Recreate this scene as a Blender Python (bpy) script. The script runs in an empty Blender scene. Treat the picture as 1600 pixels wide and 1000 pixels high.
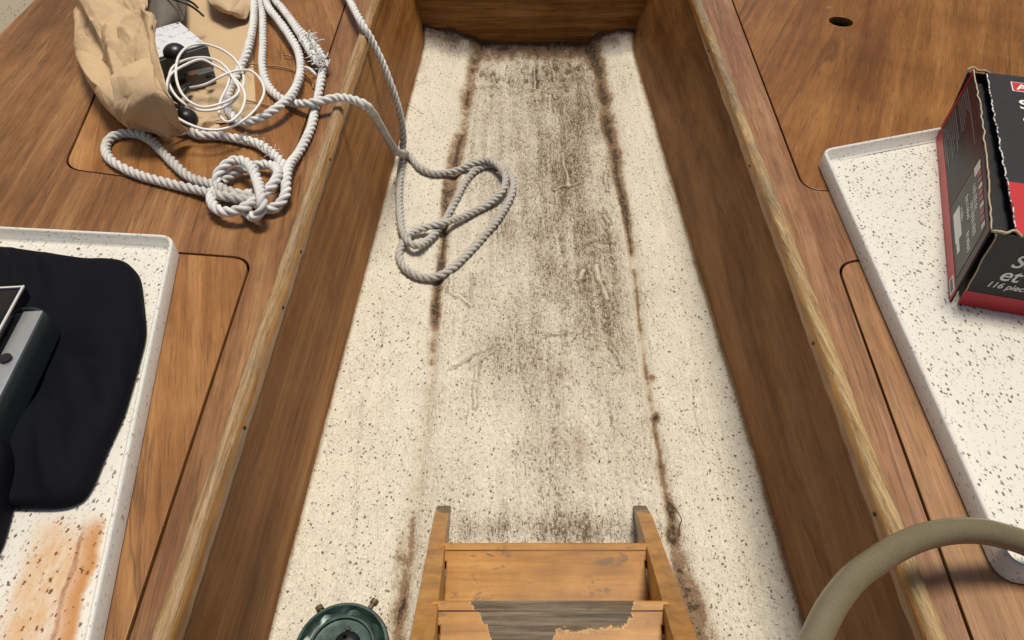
import bpy, bmesh, math, random
import numpy as np
from mathutils import Vector, Matrix
random.seed(7); RNG = np.random.default_rng(11)
R = math.radians
S = bpy.context.scene
COL = S.collection

# ------------------------------------------------------------------ camera, sky, sun, exposure
CAM_H = 1.0; PITCH = R(45.0); FPX = 1200.0          # metres above the sole, tilt down, focal length in photo pixels
cd = bpy.data.cameras.new('camera'); cam = bpy.data.objects.new('camera', cd); COL.objects.link(cam)
cam.location = (0, 0, CAM_H); cam.rotation_euler = (PITCH, 0, 0)
cd.sensor_width = 36; cd.lens = 36 * FPX / 1600; cd.clip_start = .02; cd.clip_end = 200
S.camera = cam
w = bpy.data.worlds.new('World'); S.world = w; w.use_nodes = True
wn = w.node_tree.nodes; wl = w.node_tree.links
sky = wn.new('ShaderNodeTexSky'); sky.sky_type = 'NISHITA'; sky.sun_disc = False
SUN_EL, SUN_AZ = 78.0, 35.0                          # high, from ahead and a little to the right
sky.sun_elevation = R(SUN_EL); sky.sun_rotation = R(SUN_AZ)
sky.air_density = 1.0; sky.dust_density = 3.0; sky.ozone_density = 1.0
bg = wn['Background']; bg.inputs['Strength'].default_value = .068
wl.new(sky.outputs[0], bg.inputs['Color'])
sd = bpy.data.lights.new('sun', 'SUN'); sd.energy = 3.3; sd.angle = R(16); sd.color = (1, .92, .79)
sun = bpy.data.objects.new('sun', sd); COL.objects.link(sun); sun.location = (0, -2, 4)
az = R(SUN_AZ); el = R(SUN_EL)
sun.rotation_euler = Vector((math.sin(az) * math.cos(el), math.cos(az) * math.cos(el), math.sin(el))).to_track_quat('Z', 'Y').to_euler()
S.view_settings.view_transform = 'Standard'; S.view_settings.look = 'None'
S.view_settings.gamma = 1; S.view_settings.use_curve_mapping = False
S.view_settings.exposure = 0.0
S.render.engine = 'CYCLES'; S.cycles.use_denoising = True; S.cycles.max_bounces = 6; S.cycles.diffuse_bounces = 2; S.cycles.adaptive_threshold = .02; S.cycles.glossy_bounces = 2

def at(u, v, z=0.0):
    """world point that stands at height z on the sight line of photo pixel (u, v)"""
    x = (u - 800) / FPX; up = -(v - 500) / FPX
    y = math.cos(PITCH) + math.sin(PITCH) * up; zz = -math.sin(PITCH) + math.cos(PITCH) * up
    t = (CAM_H - z) / -zz
    return Vector((x * t, y * t, z))
def ats(pts): return [at(*p) for p in pts]

# ------------------------------------------------------------------ numpy noise
def vnoise(x, y, seed=0):
    g = np.random.default_rng(seed).random((257, 257)); g[256] = g[0]; g[:, 256] = g[:, 0]
    xi = np.floor(x).astype(int); yi = np.floor(y).astype(int)
    fx = x - xi; fy = y - yi
    fx = fx * fx * fx * (fx * (fx * 6 - 15) + 10); fy = fy * fy * fy * (fy * (fy * 6 - 15) + 10)
    xi %= 256; yi %= 256
    a = g[xi, yi]; b = g[xi + 1, yi]; c = g[xi, yi + 1]; d = g[xi + 1, yi + 1]
    return (a * (1 - fx) + b * fx) * (1 - fy) + (c * (1 - fx) + d * fx) * fy
def fbm(x, y, seed=0, o=4):
    s = 0; a = 1; t = 0
    for k in range(o):
        s = s + a * vnoise(x * 2 ** k + 17.3 * k, y * 2 ** k + 5.1 * k, seed + k); t += a; a *= .5
    return s / t
def sstep(a, b, x):
    t = np.clip((x - a) / (b - a), 0, 1); return t * t * (3 - 2 * t)

# ------------------------------------------------------------------ node helper
class NT:
    def __init__(s, name):
        s.mat = bpy.data.materials.new(name); s.mat.use_nodes = True
        s.nt = s.mat.node_tree; s.nodes = s.nt.nodes; s.b = s.nodes['Principled BSDF']
    def set(s, node, key, val):
        i = node.inputs[key]
        if isinstance(val, bpy.types.NodeSocket): s.nt.links.new(val, i)
        else: i.default_value = val
    def n(s, typ, out=0, props=None, **inp):
        nd = s.nodes.new('ShaderNode' + typ)
        for k, v in (props or {}).items(): setattr(nd, k, v)
        for k, v in inp.items(): s.set(nd, k.replace('_', ' '), v)
        return nd.outputs[out]
    def m(s, op, a, b=0.0, c=None, clamp=False):
        nd = s.nodes.new('ShaderNodeMath'); nd.operation = op; nd.use_clamp = clamp
        s.set(nd, 0, a); s.set(nd, 1, b)
        if c is not None: s.set(nd, 2, c)
        return nd.outputs[0]
    def mix(s, f, a, b, mode='MIX'):
        nd = s.nodes.new('ShaderNodeMix'); nd.data_type = 'RGBA'; nd.blend_type = mode
        s.set(nd, 0, f)
        for i, v in ((6, a), (7, b)):
            if not isinstance(v, bpy.types.NodeSocket): v = (*v[:3], 1)
            s.set(nd, i, v)
        return nd.outputs[2]
    def ramp(s, f, *stops):
        nd = s.nodes.new('ShaderNodeValToRGB'); s.set(nd, 0, f); e = nd.color_ramp.elements
        while len(e) < len(stops): e.new(.5)
        for i, (p, c) in enumerate(stops):
            e[i].position = p; e[i].color = (*c[:3], 1) if hasattr(c, '__len__') else (c, c, c, 1)
        return nd.outputs[0]
    def sm(s, f, a, b):                                       # smoothstep map range to 0..1
        nd = s.nodes.new('ShaderNodeMapRange'); nd.interpolation_type = 'SMOOTHSTEP'
        s.set(nd, 0, f); s.set(nd, 1, a); s.set(nd, 2, b); return nd.outputs[0]
    def obj(s): return s.n('TexCoord', 3)
    def map(s, vec, scale=(1, 1, 1), rot=(0, 0, 0), loc=(0, 0, 0)):
        return s.n('Mapping', 0, None, Vector=vec, Scale=scale, Rotation=rot, Location=loc)
    def noise(s, vec, scale, detail=4, rough=.55, dist=0):
        return s.n('TexNoise', 0, None, Vector=vec, Scale=scale, Detail=detail, Roughness=rough, Distortion=dist)
    def bump(s, h, strength=.3, dist=.001, nrm=None):
        kw = dict(Height=h, Strength=strength, Distance=dist)
        if nrm is not None: kw['Normal'] = nrm
        return s.n('Bump', 0, None, **kw)
    def out(s, col, rough=.5, nrm=None, **kw):
        if not isinstance(col, bpy.types.NodeSocket): col = (*col[:3], 1)
        s.set(s.b, 'Base Color', col); s.set(s.b, 'Roughness', rough)
        if nrm is not None: s.set(s.b, 'Normal', nrm)
        for k, v in kw.items(): s.set(s.b, k.replace('_', ' '), v)
        return s.mat

def wood(name, dark, mid, light, rot=0.0, rough=.42, coat=.17, along=.05, fig=12.0, seed=0.0, scuff=.25, axis='Y', pores=1.0, spec=.3, grain=1.0):
    """varnished plywood veneer, grain along Y (or X), turned by rot about Z"""
    N = NT(name)
    o = N.map(N.obj(), rot=(0, 0, rot), loc=(seed, seed * 1.7, seed * .6))
    wob = N.noise(o, 3.0, 2)
    sc = (1, along, 1) if axis == 'Y' else (along, 1, 1)
    v = N.map(o, scale=sc)
    fig1 = N.noise(v, fig, 5, .6, .9)
    fig2 = N.noise(v, fig * 6.5, 4, .6, .3)
    sc2 = (1, .02, 1) if axis == 'Y' else (.02, 1, 1)
    fine = N.noise(N.map(o, scale=sc2), 420, 4, .75)
    flame = N.noise(N.map(o, scale=(1, .09, 1) if axis == 'Y' else (.09, 1, 1), rot=(0, 0, .10)), 130, 5, .72, .5)
    blot = N.noise(o, 4.5, 4, .6)
    f = N.m('ADD', N.m('MULTIPLY', fig1, .55), N.m('MULTIPLY', fig2, .28))
    f = N.m('ADD', f, N.m('MULTIPLY', blot, .30))
    f = N.m('ADD', f, N.m('MULTIPLY', N.m('SUBTRACT', wob, .5), .12))
    col = N.ramp(f, (.42, dark), (.55, mid), (.69, light))
    # dark figure lines
    ln = N.m('ABSOLUTE', N.m('SUBTRACT', fig1, .47))
    ln = N.m('MULTIPLY', N.m('SUBTRACT', 1.0, N.sm(ln, 0.0, .022)), N.sm(fig2, .44, .62))
    col = N.mix(N.m('MULTIPLY', ln, .55), col, tuple(c * .42 for c in dark))
    # pores: short dark dashes along the grain
    sc3 = (1, .045, 1) if axis == 'Y' else (.045, 1, 1)
    po = N.sm(N.noise(N.map(o, scale=sc3), 430, 3, .6), .56, .68)
    col = N.mix(N.m('MULTIPLY', po, .36 * pores), col, tuple(c * .35 for c in dark))
    gv = N.m('ADD', N.m('MULTIPLY', N.m('SUBTRACT', fine, .5), 1.0), N.m('MULTIPLY', N.m('SUBTRACT', flame, .5), 1.15))
    gv = N.m('ADD', 1.0, N.m('MULTIPLY', gv, grain))
    gm = N.n('CombineColor', 0, None, Red=gv, Green=gv, Blue=gv)
    col = N.mix(1.0, col, gm, 'MULTIPLY')
    # pale scuffs and greasy handling marks
    sv = N.map(o, scale=(1, .22, 1) if axis == 'Y' else (.22, 1, 1), rot=(0, 0, .25))
    sf = N.m('MULTIPLY', N.sm(N.noise(sv, 38, 6, .75, .6), .60, .74), N.sm(N.noise(o, 5.5, 3), .48, .66))
    col = N.mix(N.m('MULTIPLY', sf, scuff), col, (.46, .31, .17))
    dk = N.sm(N.noise(o, 9, 5, .7, .5), .60, .80)
    col = N.mix(N.m('MULTIPLY', dk, .45), col, tuple(c * .38 for c in dark))
    sp = N.sm(N.noise(o, 240, 2), .74, .80)
    col = N.mix(N.m('MULTIPLY', sp, .5), col, tuple(c * .25 for c in dark))
    r = N.m('ADD', rough - .14, N.m('MULTIPLY', N.m('ADD', N.noise(o, 22, 5, .7), N.m('MULTIPLY', sf, .5)), .28))
    nb = N.bump(N.m('ADD', fine, N.m('SUBTRACT', N.m('MULTIPLY', fig2, .6), po)), .35, .0006)
    return N.out(col, r, nb, Coat_Weight=coat, Coat_Roughness=.28, Specular_IOR_Level=spec)

def flecks(N, o, scale, keep, size, seed=0.0, stretch=.55):
    """scattered irregular chips; returns mask"""
    d = N.n('TexNoise', 1, None, Vector=o, Scale=scale * 1.6, Detail=2.0)
    vv = N.n('VectorMath', 0, dict(operation='MULTIPLY_ADD'))
    nd = vv.node; N.nt.links.new(d, nd.inputs[0]); nd.inputs[1].default_value = (.9 / scale,) * 3
    N.nt.links.new(N.map(o, loc=(seed, seed * .7, seed * 1.3), rot=(0, 0, .6 + seed), scale=(1, stretch, 1)), nd.inputs[2])
    vo = N.nodes.new('ShaderNodeTexVoronoi'); vo.inputs['Scale'].default_value = scale
    N.nt.links.new(vv, vo.inputs['Vector'])
    sep = N.nodes.new('ShaderNodeSeparateColor'); N.nt.links.new(vo.outputs['Color'], sep.inputs[0])
    rad = N.m('MULTIPLY', sep.outputs[0], size)
    return N.m('MULTIPLY', N.m('SUBTRACT', 1.0, N.sm(vo.outputs['Distance'], N.m('MULTIPLY', rad, .6), rad)), N.m('LESS_THAN', sep.outputs[1], keep))

# ------------------------------------------------------------------ object helpers
def tag(o, label, cat, group=None):
    o['label'] = label; o['category'] = cat
    if group: o['group'] = group
    return o
def thing(name, label, cat, loc=(0, 0, 0), group=None):
    o = bpy.data.objects.new(name, None); COL.objects.link(o); o.location = loc; o.empty_display_size = .05
    return tag(o, label, cat, group)
def link(name, me, mats, parent=None, smooth=True, auto=None):
    o = bpy.data.objects.new(name, me); COL.objects.link(o)
    for m in (mats if isinstance(mats, (list, tuple)) else [mats]): me.materials.append(m)
    if parent is not None:
        off = Vector((0, 0, 0)); p = parent
        while p: off += p.location; p = p.parent
        me.transform(Matrix.Translation(-off)); o.parent = parent
    if smooth:
        me.polygons.foreach_set('use_smooth', [True] * len(me.polygons))
        if auto: me.set_sharp_from_angle(angle=R(auto))
    return o
def origin(o):
    """move a one-mesh thing's origin to the bottom of its bounding box"""
    co = np.empty(len(o.data.vertices) * 3); o.data.vertices.foreach_get('co', co); co = co.reshape(-1, 3)
    c = Vector(((co[:, 0].min() + co[:, 0].max()) / 2, (co[:, 1].min() + co[:, 1].max()) / 2, co[:, 2].min()))
    o.data.transform(Matrix.Translation(-c)); o.location = c; return o
def from_np(verts, faces, name='m'):
    me = bpy.data.meshes.new(name)
    verts = np.asarray(verts, dtype=np.float32).reshape(-1, 3); faces = np.asarray(faces, dtype=np.int32)
    k = faces.shape[1]
    me.vertices.add(len(verts)); me.vertices.foreach_set('co', verts.ravel())
    me.loops.add(faces.size); me.loops.foreach_set('vertex_index', faces.ravel())
    me.polygons.add(len(faces)); me.polygons.foreach_set('loop_start', np.arange(0, faces.size, k, dtype=np.int32))
    me.polygons.foreach_set('loop_total', np.full(len(faces), k, dtype=np.int32))
    me.update(calc_edges=True); me.validate(); return me
def grid_faces(nu, nv, wrap=False):
    i = np.arange(nu - 1)[:, None]; j = np.arange(nv if wrap else nv - 1)[None, :]
    j2 = (j + 1) % nv
    return np.stack([(i * nv + j), (i * nv + j2), ((i + 1) * nv + j2), ((i + 1) * nv + j)], -1).reshape(-1, 4)
def attr(me, name, arr):
    a = me.attributes.new(name, 'FLOAT', 'POINT'); a.data.foreach_set('value', np.asarray(arr, dtype=np.float32))
def box_bm(bm, c, s, rot=None, bev=.0, mat=0):
    r = bmesh.ops.create_cube(bm, size=1.0); vs = r['verts']
    M = Matrix.Translation(Vector(c)) @ (rot.to_4x4() if rot is not None else Matrix.Identity(4)) @ Matrix.Diagonal((*s, 1))
    bmesh.ops.transform(bm, matrix=M, verts=vs)
    fs = {f for v in vs for f in v.link_faces}
    if bev:
        es = list({e for v in vs for e in v.link_edges})
        rr = bmesh.ops.bevel(bm, geom=es, offset=bev, segments=2, affect='EDGES', profile=.6)
        fs = set(rr['faces']) | {f for f in fs if f.is_valid}
    for f in fs: f.material_index = mat
def disc_bm(bm, c, r, h, axis=(0, 0, 1), seg=24):
    q = bmesh.ops.create_cone(bm, cap_ends=True, segments=seg, radius1=r, radius2=r * .94, depth=h)
    bmesh.ops.transform(bm, matrix=Matrix.Translation(Vector(c)) @ Vector(axis).to_track_quat('Z', 'Y').to_matrix().to_4x4(), verts=q['verts'])
def bm_mesh(bm, name='m'):
    me = bpy.data.meshes.new(name); bmesh.ops.recalc_face_normals(bm, faces=bm.faces[:]); bm.to_mesh(me); bm.free(); return me
def spline(pts, step):
    """centripetal-ish Catmull-Rom through pts, resampled evenly"""
    P = np.array([tuple(p) for p in pts], float)
    P = np.vstack([2 * P[0] - P[1], P, 2 * P[-1] - P[-2]])
    out = []
    for i in range(1, len(P) - 2):
        p0, p1, p2, p3 = P[i - 1:i + 3]; t = np.linspace(0, 1, 24, endpoint=False)[:, None]
        out.append(.5 * (2 * p1 + (p2 - p0) * t + (2 * p0 - 5 * p1 + 4 * p2 - p3) * t ** 2 + (3 * p1 - p0 - 3 * p2 + p3) * t ** 3))
    Q = np.vstack(out + [P[-2][None]])
    d = np.r_[0, np.cumsum(np.linalg.norm(np.diff(Q, axis=0), axis=1))]
    n = max(4, int(d[-1] / step)); s = np.linspace(0, d[-1], n)
    return np.stack([np.interp(s, d, Q[:, k]) for k in range(3)], 1), s
def frames(P):
    T = np.gradient(P, axis=0); T /= np.linalg.norm(T, axis=1)[:, None]
    n = np.cross(T[0], [0, 0, 1.0]); n = n / np.linalg.norm(n) if np.linalg.norm(n) > 1e-4 else np.array([1.0, 0, 0])
    Nn = np.empty_like(P)
    for i in range(len(P)):
        n = n - T[i] * n.dot(T[i]); n /= np.linalg.norm(n); Nn[i] = n
    return T, Nn, np.cross(T, Nn)
def sweep(P, prof, twist=None, sides=12, capped=True):
    """prof(theta array, i-array) -> radius"""
    T, A, B = frames(P); n = len(P)
    th = np.linspace(0, 2 * np.pi, sides, endpoint=False)[None, :] + np.zeros((n, 1))
    r = prof(th, np.arange(n)[:, None]); r = r * np.ones_like(th)
    V = P[:, None, :] + r[..., None] * (np.cos(th)[..., None] * A[:, None] + np.sin(th)[..., None] * B[:, None])
    F = grid_faces(n, sides, True)
    V = V.reshape(-1, 3)
    return V, F
def tube_mesh(paths, radius, sides=10, step=.004):
    Vs, Fs, k = [], [], 0
    for p in paths:
        P, s = spline(p, step)
        V, F = sweep(P, lambda th, i: radius, sides=sides)
        c = np.vstack([V, P[0], P[-1]]); n = len(V)
        i = np.arange(sides); j = (i + 1) % sides
        cap = np.vstack([np.stack([j, i, np.full(sides, n), np.full(sides, n)], 1), np.stack([n - sides + i, n - sides + j, np.full(sides, n + 1), np.full(sides, n + 1)], 1)])
        Vs.append(c); Fs.append((F + k, cap[:, :3] + k)); k += len(c)
    me = bpy.data.meshes.new('t')
    V = np.vstack(Vs)
    me.from_pydata(V.tolist(), [], [f for a, b in Fs for f in a.tolist() + b.tolist()]); me.update(); return me
def curve2d(loops, z0, z1, bev=.0012):
    """flat board from 2-D loops (first outer, then holes), between z0 and z1, edges eased"""
    cu = bpy.data.curves.new('c', 'CURVE'); cu.dimensions = '2D'; cu.fill_mode = 'BOTH'
    cu.extrude = (z1 - z0) / 2 - bev; cu.bevel_depth = bev; cu.bevel_resolution = 1; cu.offset = -bev
    for lp in loops:
        sp = cu.splines.new('POLY'); sp.points.add(len(lp) - 1); sp.use_cyclic_u = True
        for p, q in zip(sp.points, lp): p.co = (q[0], q[1], 0, 1)
    o = bpy.data.objects.new('tmp', cu); COL.objects.link(o); bpy.context.view_layer.update()
    me = bpy.data.meshes.new_from_object(o.evaluated_get(bpy.context.evaluated_depsgraph_get()))
    bpy.data.objects.remove(o); bpy.data.curves.remove(cu)
    me.transform(Matrix.Translation((0, 0, (z0 + z1) / 2))); me.materials.clear(); return me
def rounded(poly, radii, n=8):
    """2-D polygon with rounded corners"""
    out = []; k = len(poly)
    for i in range(k):
        p = Vector(poly[i][:2]); a = Vector(poly[i - 1][:2]); b = Vector(poly[(i + 1) % k][:2]); r = radii[i] if hasattr(radii, '__len__') else radii
        if r <= 0: out.append((p.x, p.y)); continue
        p0 = p + (a - p).normalized() * r; p1 = p + (b - p).normalized() * r
        for j in range(n + 1):
            t = j / n; q = p0 * (1 - t) ** 2 + p * 2 * t * (1 - t) + p1 * t * t; out.append((q.x, q.y))
    return out
def inset(poly, d):
    """move a closed 2-D loop inwards by d (positive = smaller)"""
    P = np.array(poly); area = .5 * np.sum(P[:, 0] * np.roll(P[:, 1], -1) - np.roll(P[:, 0], -1) * P[:, 1])
    s = 1 if area > 0 else -1
    e1 = P - np.roll(P, 1, 0); e2 = np.roll(P, -1, 0) - P
    n1 = np.stack([-e1[:, 1], e1[:, 0]], 1); n2 = np.stack([-e2[:, 1], e2[:, 0]], 1)
    n1 /= np.linalg.norm(n1, axis=1)[:, None] + 1e-9; n2 /= np.linalg.norm(n2, axis=1)[:, None] + 1e-9
    n = n1 + n2; n /= np.linalg.norm(n, axis=1)[:, None] + 1e-9
    c = np.clip((n * n1).sum(1), .4, 1)
    return P + s * n * (d / c)[:, None]
def loft(loops, cap_last=True, cap_first=False):
    """stack of equal-length 3-D loops"""
    V = np.vstack(loops); n = len(loops[0]); F = grid_faces(len(loops), n, True).tolist()
    if cap_last: F.append(list(range((len(loops) - 1) * n, len(loops) * n)))
    if cap_first: F.append(list(range(n))[::-1])
    bm = bmesh.new(); vs = [bm.verts.new(v) for v in V.tolist()]
    for f in F:
        try: bm.faces.new([vs[i] for i in f])
        except ValueError: pass
    return bm
def ring(poly, z): P = np.array(poly); return np.c_[P, np.full(len(P), z)]

# ------------------------------------------------------------------ layout (metres; x to starboard, y forward, z up from the sole)
BZ = .300                                            # bunk top
LX = lambda y: -.313 + .0112 * y                         # inner face of the left bunk front, at the top
RX = lambda y: .3720 + .0160 * y
Lb = lambda y: np.interp(y, [0, .40, 2.10, 2.6], [-.321, -.306, -.241, -.222])     # foot of the left bunk front
Rb = lambda y: np.interp(y, [0, .40, 2.10, 2.6], [.385, .376, .336, .324])
BULK_Y = 2.10
HX = 1.02
YA, YF = -.15, 2.55

# ------------------------------------------------------------------ materials of the setting
def mat_sole():
    N = NT('grimy_gelcoat_sole'); o = N.obj()
    dirt = N.n('Attribute', 2, dict(attribute_name='dirt')); brown = N.n('Attribute', 2, dict(attribute_name='brown'))
    tone = N.noise(o, 7, 4, .6)
    base = N.mix(tone, (.72, .660, .525), (.82, .768, .64))
    f1 = flecks(N, o, 165, .75, .40, 0, .8); f2 = flecks(N, o, 300, .75, .46, 3.1, .8); f3 = flecks(N, o, 90, .16, .24, 5.7, .7)
    base = N.mix(N.m('MULTIPLY', f2, .62), base, (.16, .13, .10))
    base = N.mix(N.m('MULTIPLY', f1, .85), base, (.06, .05, .04))
    base = N.mix(N.m('MULTIPLY', f3, .9), base, (.05, .035, .025))
    fine = N.noise(o, 420, 5, .75)
    tan = N.n('Attribute', 2, dict(attribute_name='tan'))
    base = N.mix(N.m('MULTIPLY', tan, .8), base, (.52, .415, .29))
    dens = N.n('Attribute', 2, dict(attribute_name='dens'))
    na = N.noise(N.map(o, scale=(1, .13, 1), rot=(0, 0, .03)), 470, 4, .65, .3)       # short strokes of grime left by the brush
    nb_ = N.noise(N.map(o, scale=(.45, 1, 1), rot=(0, 0, .7), loc=(3, 1, 2)), 420, 3, .6, .8)
    T = N.m('SUBTRACT', .690, N.m('MULTIPLY', dens, .25))
    vein = N.m('MAXIMUM', N.sm(na, T, N.m('ADD', T, .06)), N.m('MULTIPLY', N.sm(nb_, N.m('ADD', T, .02), N.m('ADD', T, .07)), .8))
    base = N.mix(N.m('MULTIPLY', vein, N.m('ADD', .50, N.m('MULTIPLY', dens, .5)), clamp=True), base, (.125, .070, .031))
    mot = N.sm(N.noise(o, 55, 6, .75), .50, .72)
    base = N.mix(N.m('MULTIPLY', mot, .14), base, (.34, .28, .21))
    brk = N.m('SUBTRACT', N.noise(o, 150, 7, .78), .5)
    base = N.mix(N.m('MULTIPLY', N.sm(brown, .03, .6), .65), base, (.33, .205, .10))
    rag = N.m('ADD', brown, N.m('MULTIPLY', brk, 1.5))
    base = N.mix(N.m('MULTIPLY', N.sm(rag, .36, .62), .75), base, (.20, .110, .048))
    base = N.mix(N.m('MULTIPLY', N.sm(rag, .82, 1.02), .88), base, (.032, .019, .011))
    dm = N.m('MULTIPLY', dirt, N.m('ADD', .45, N.m('MULTIPLY', fine, 1.1)), clamp=True)
    base = N.mix(N.m('MULTIPLY', N.sm(dm, .02, .5), .70), base, (.23, .15, .08))
    base = N.mix(N.m('MULTIPLY', N.sm(dm, .45, .9), .8), base, (.060, .042, .026))
    wr = N.m('ABSOLUTE', N.m('SUBTRACT', N.noise(N.map(o, scale=(1, .6, 1)), 190, 3, .6, .9), .5))
    rel = N.m('ADD', N.m('MULTIPLY', na, -.5), N.m('MULTIPLY', nb_, -.5))
    rel = N.m('ADD', rel, N.m('MULTIPLY', N.m('MINIMUM', wr, .10), N.m('ADD', 1.0, N.m('MULTIPLY', dens, 9.0))))
    drag = N.noise(N.map(o, scale=(1, .03, 1)), 330, 3, .6)
    rel = N.m('ADD', rel, N.m('MULTIPLY', drag, N.m('MULTIPLY', dens, 2.5)))
    nb = N.bump(N.m('ADD', N.m('MULTIPLY', fine, .15), rel), .75, .0032)
    return N.out(base, N.m('ADD', .34, N.m('MULTIPLY', fine, .3)), nb, Specular_IOR_Level=.4)
def mat_fleck(name, base=(.78, .77, .73), blue=0.0, stain=None, chips=1.0):
    N = NT(name); o = N.obj()
    t = N.noise(o, 11, 4, .6)
    c = N.mix(t, tuple(b * .93 for b in base), base)
    f1 = flecks(N, o, 205, .95, .44, 1.3, .62); f2 = flecks(N, o, 330, .95, .50, 4.4, .6); f3 = flecks(N, o, 120, .25, .36, 8.2, .75)
    c = N.mix(N.m('MULTIPLY', f2, .55 * chips), c, (.33, .28, .24))
    c = N.mix(N.m('MULTIPLY', f1, .9 * chips), c, (.085, .062, .048))
    c = N.mix(N.m('MULTIPLY', f3, .8 * chips), c, (.15, .11, .085))
    gr = N.sm(N.noise(o, 60, 6, .7), .56, .78)
    c = N.mix(N.m('MULTIPLY', gr, .22), c, (.35, .30, .24))
    if stain:
        (sx, sy0, hw) = stain                                         # rust run, along y
        sep = N.nodes.new('ShaderNodeSeparateXYZ'); N.nt.links.new(N.n('NewGeometry', 0), sep.inputs[0])
        wob = N.m('MULTIPLY', N.m('SUBTRACT', N.noise(o, 16, 4, .6), .5), .022)
        xx = N.m('ADD', N.m('SUBTRACT', sep.outputs[0], sx), N.m('ADD', wob, N.m('MULTIPLY', N.m('SUBTRACT', sep.outputs[1], .5), .13)))
        edge = N.m('SUBTRACT', 1.0, N.sm(xx, hw * .72, hw)); edge2 = N.sm(xx, -hw * 1.5, -hw * .8)
        up = N.m('SUBTRACT', 1.0, N.sm(N.m('ADD', sep.outputs[1], wob), sy0 - .03, sy0 + .01))
        mask = N.m('MULTIPLY', N.m('MULTIPLY', edge, edge2), up)
        br = N.noise(N.map(o, scale=(1, .35, 1)), 60, 6, .7)
        c = N.mix(N.m('MULTIPLY', mask, N.m('ADD', .28, N.m('MULTIPLY', N.sm(br, .30, .70), .55))), c, (.58, .315, .11))
        rim = N.m('MULTIPLY', N.m('MULTIPLY', N.sm(xx, hw * .15, hw * .75), edge), up)
        c = N.mix(N.m('MULTIPLY', rim, .92), c, (.47, .21, .06))
        cr = N.m('MULTIPLY', N.m('SUBTRACT', 1.0, N.sm(N.m('ABSOLUTE', N.m('SUBTRACT', xx, hw * .33)), .0006, .0032)), up)
        c = N.mix(N.m('MULTIPLY', cr, N.m('MULTIPLY', N.sm(br, .25, .6), .75)), c, (.27, .09, .035))
        c = N.mix(N.m('MULTIPLY', N.m('MULTIPLY', f1, mask), .8), c, (.12, .04, .02))
    nb = N.bump(N.noise(o, 300, 4), .12, .0006)
    return N.out(c, N.m('ADD', .28, N.m('MULTIPLY', gr, .3)), nb, Specular_IOR_Level=.45)
M_SOLE = mat_sole()
M_BUNK_L = wood('bunk_veneer_left', (.108, .041, .012), (.198, .087, .031), (.31, .158, .064), rot=-.10, seed=1.1)
M_LID_L = wood('lid_veneer_left', (.150, .057, .013), (.265, .115, .034), (.39, .195, .070), rot=-.28, seed=4.7, fig=10, grain=.8)
M_BUNK_R = wood('bunk_veneer_right', (.150, .060, .024), (.245, .115, .050), (.36, .195, .098), rot=.05, seed=7.7)
M_LID_R = wood('lid_veneer_right', (.125, .044, .008), (.215, .086, .018), (.32, .145, .040), rot=.42, seed=9.3, fig=8, scuff=.5, grain=.75)
M_LID_RA = wood('lid_veneer_aft', (.145, .062, .020), (.235, .110, .042), (.335, .180, .082), rot=.06, seed=3.3, fig=12)
M_FRONT_L = wood('front_panel_left', (.150, .056, .012), (.310, .130, .034), (.44, .215, .068), seed=2.2, fig=16, rough=.6, scuff=.12, coat=.03, spec=.15, grain=.6)
M_FRONT_R = wood('front_panel_right', (.115, .044, .011), (.250, .107, .031), (.37, .18, .064), seed=6.6, fig=9, along=.12, rough=.6, scuff=.2, coat=.03, spec=.15, grain=.6)
M_BULK = wood('bulkhead_veneer', (.085, .033, .007), (.235, .100, .024), (.40, .19, .058), seed=5.5, fig=26, axis='X', along=.06, rough=.6, scuff=.12, coat=.03, spec=.15, grain=.6)
M_AMBER = wood('varnished_edge', (.24, .105, .026), (.43, .215, .062), (.58, .33, .12), seed=3.9, fig=30, rough=.35, scuff=.1)
def mat_ply(name, light, mid, dark, seed, stripes):
    """worn end grain of plywood, stripes along the length"""
    N = NT(name); o = N.map(N.obj(), loc=(seed, seed, 0), rot=(0, 0, -.085 if stripes else 0))
    v = N.map(o, scale=(1, .03, 1)); w1 = N.noise(v, 250, 4, .65, .25)
    w2 = N.noise(N.map(o, scale=(1, .14, 1)), 340, 6, .78)
    big = N.noise(o, 4.2, 5, .7)
    c = N.ramp(N.m('ADD', N.m('MULTIPLY', w1, .7), N.m('MULTIPLY', w2, .35)), (.36, dark), (.50, mid), (.64, light))
    c = N.mix(N.m('MULTIPLY', N.sm(w2, .52, .70), .5), c, tuple(min(1, k * 1.12) for k in light))
    if stripes:
        wv = N.n('TexWave', 0, dict(wave_type='BANDS', bands_direction='X'), Vector=o, Scale=58.0, Distortion=4.5, Detail=3.0, Detail_Scale=.6)
        c = N.mix(N.m('MULTIPLY', N.sm(wv, .62, .92), .38), c, tuple(k * .55 for k in mid))
    sep = N.nodes.new('ShaderNodeSeparateXYZ'); N.nt.links.new(N.obj(), sep.inputs[0])
    big = N.m('ADD', big, N.m('MULTIPLY', N.m('ADD', sep.outputs[1], .2 if stripes else -.1), .20 if stripes else .04))       # the forward length has weathered most
    grey = N.m('MULTIPLY', N.sm(big, .46, .66), N.sm(w2, .34, .56))
    c = N.mix(N.m('MULTIPLY', grey, .80 if stripes else .5), c, (.17, .14, .11))
    ck = N.sm(N.noise(N.map(o, scale=(1, .10, 1)), 330, 3, .6), .62, .70)
    c = N.mix(N.m('MULTIPLY', ck, N.m('ADD', .40, N.m('MULTIPLY', grey, .6))), c, (.045, .035, .028))
    nb = N.bump(N.m('ADD', w2, N.m('MULTIPLY', w1, .8)), .9, .0022)
    return N.out(c, .62, nb, Specular_IOR_Level=.3)
M_PLY_L = mat_ply('worn_top_edge_left', (.47, .34, .20), (.335, .205, .088), (.17, .085, .030), 2.0, False)
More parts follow.
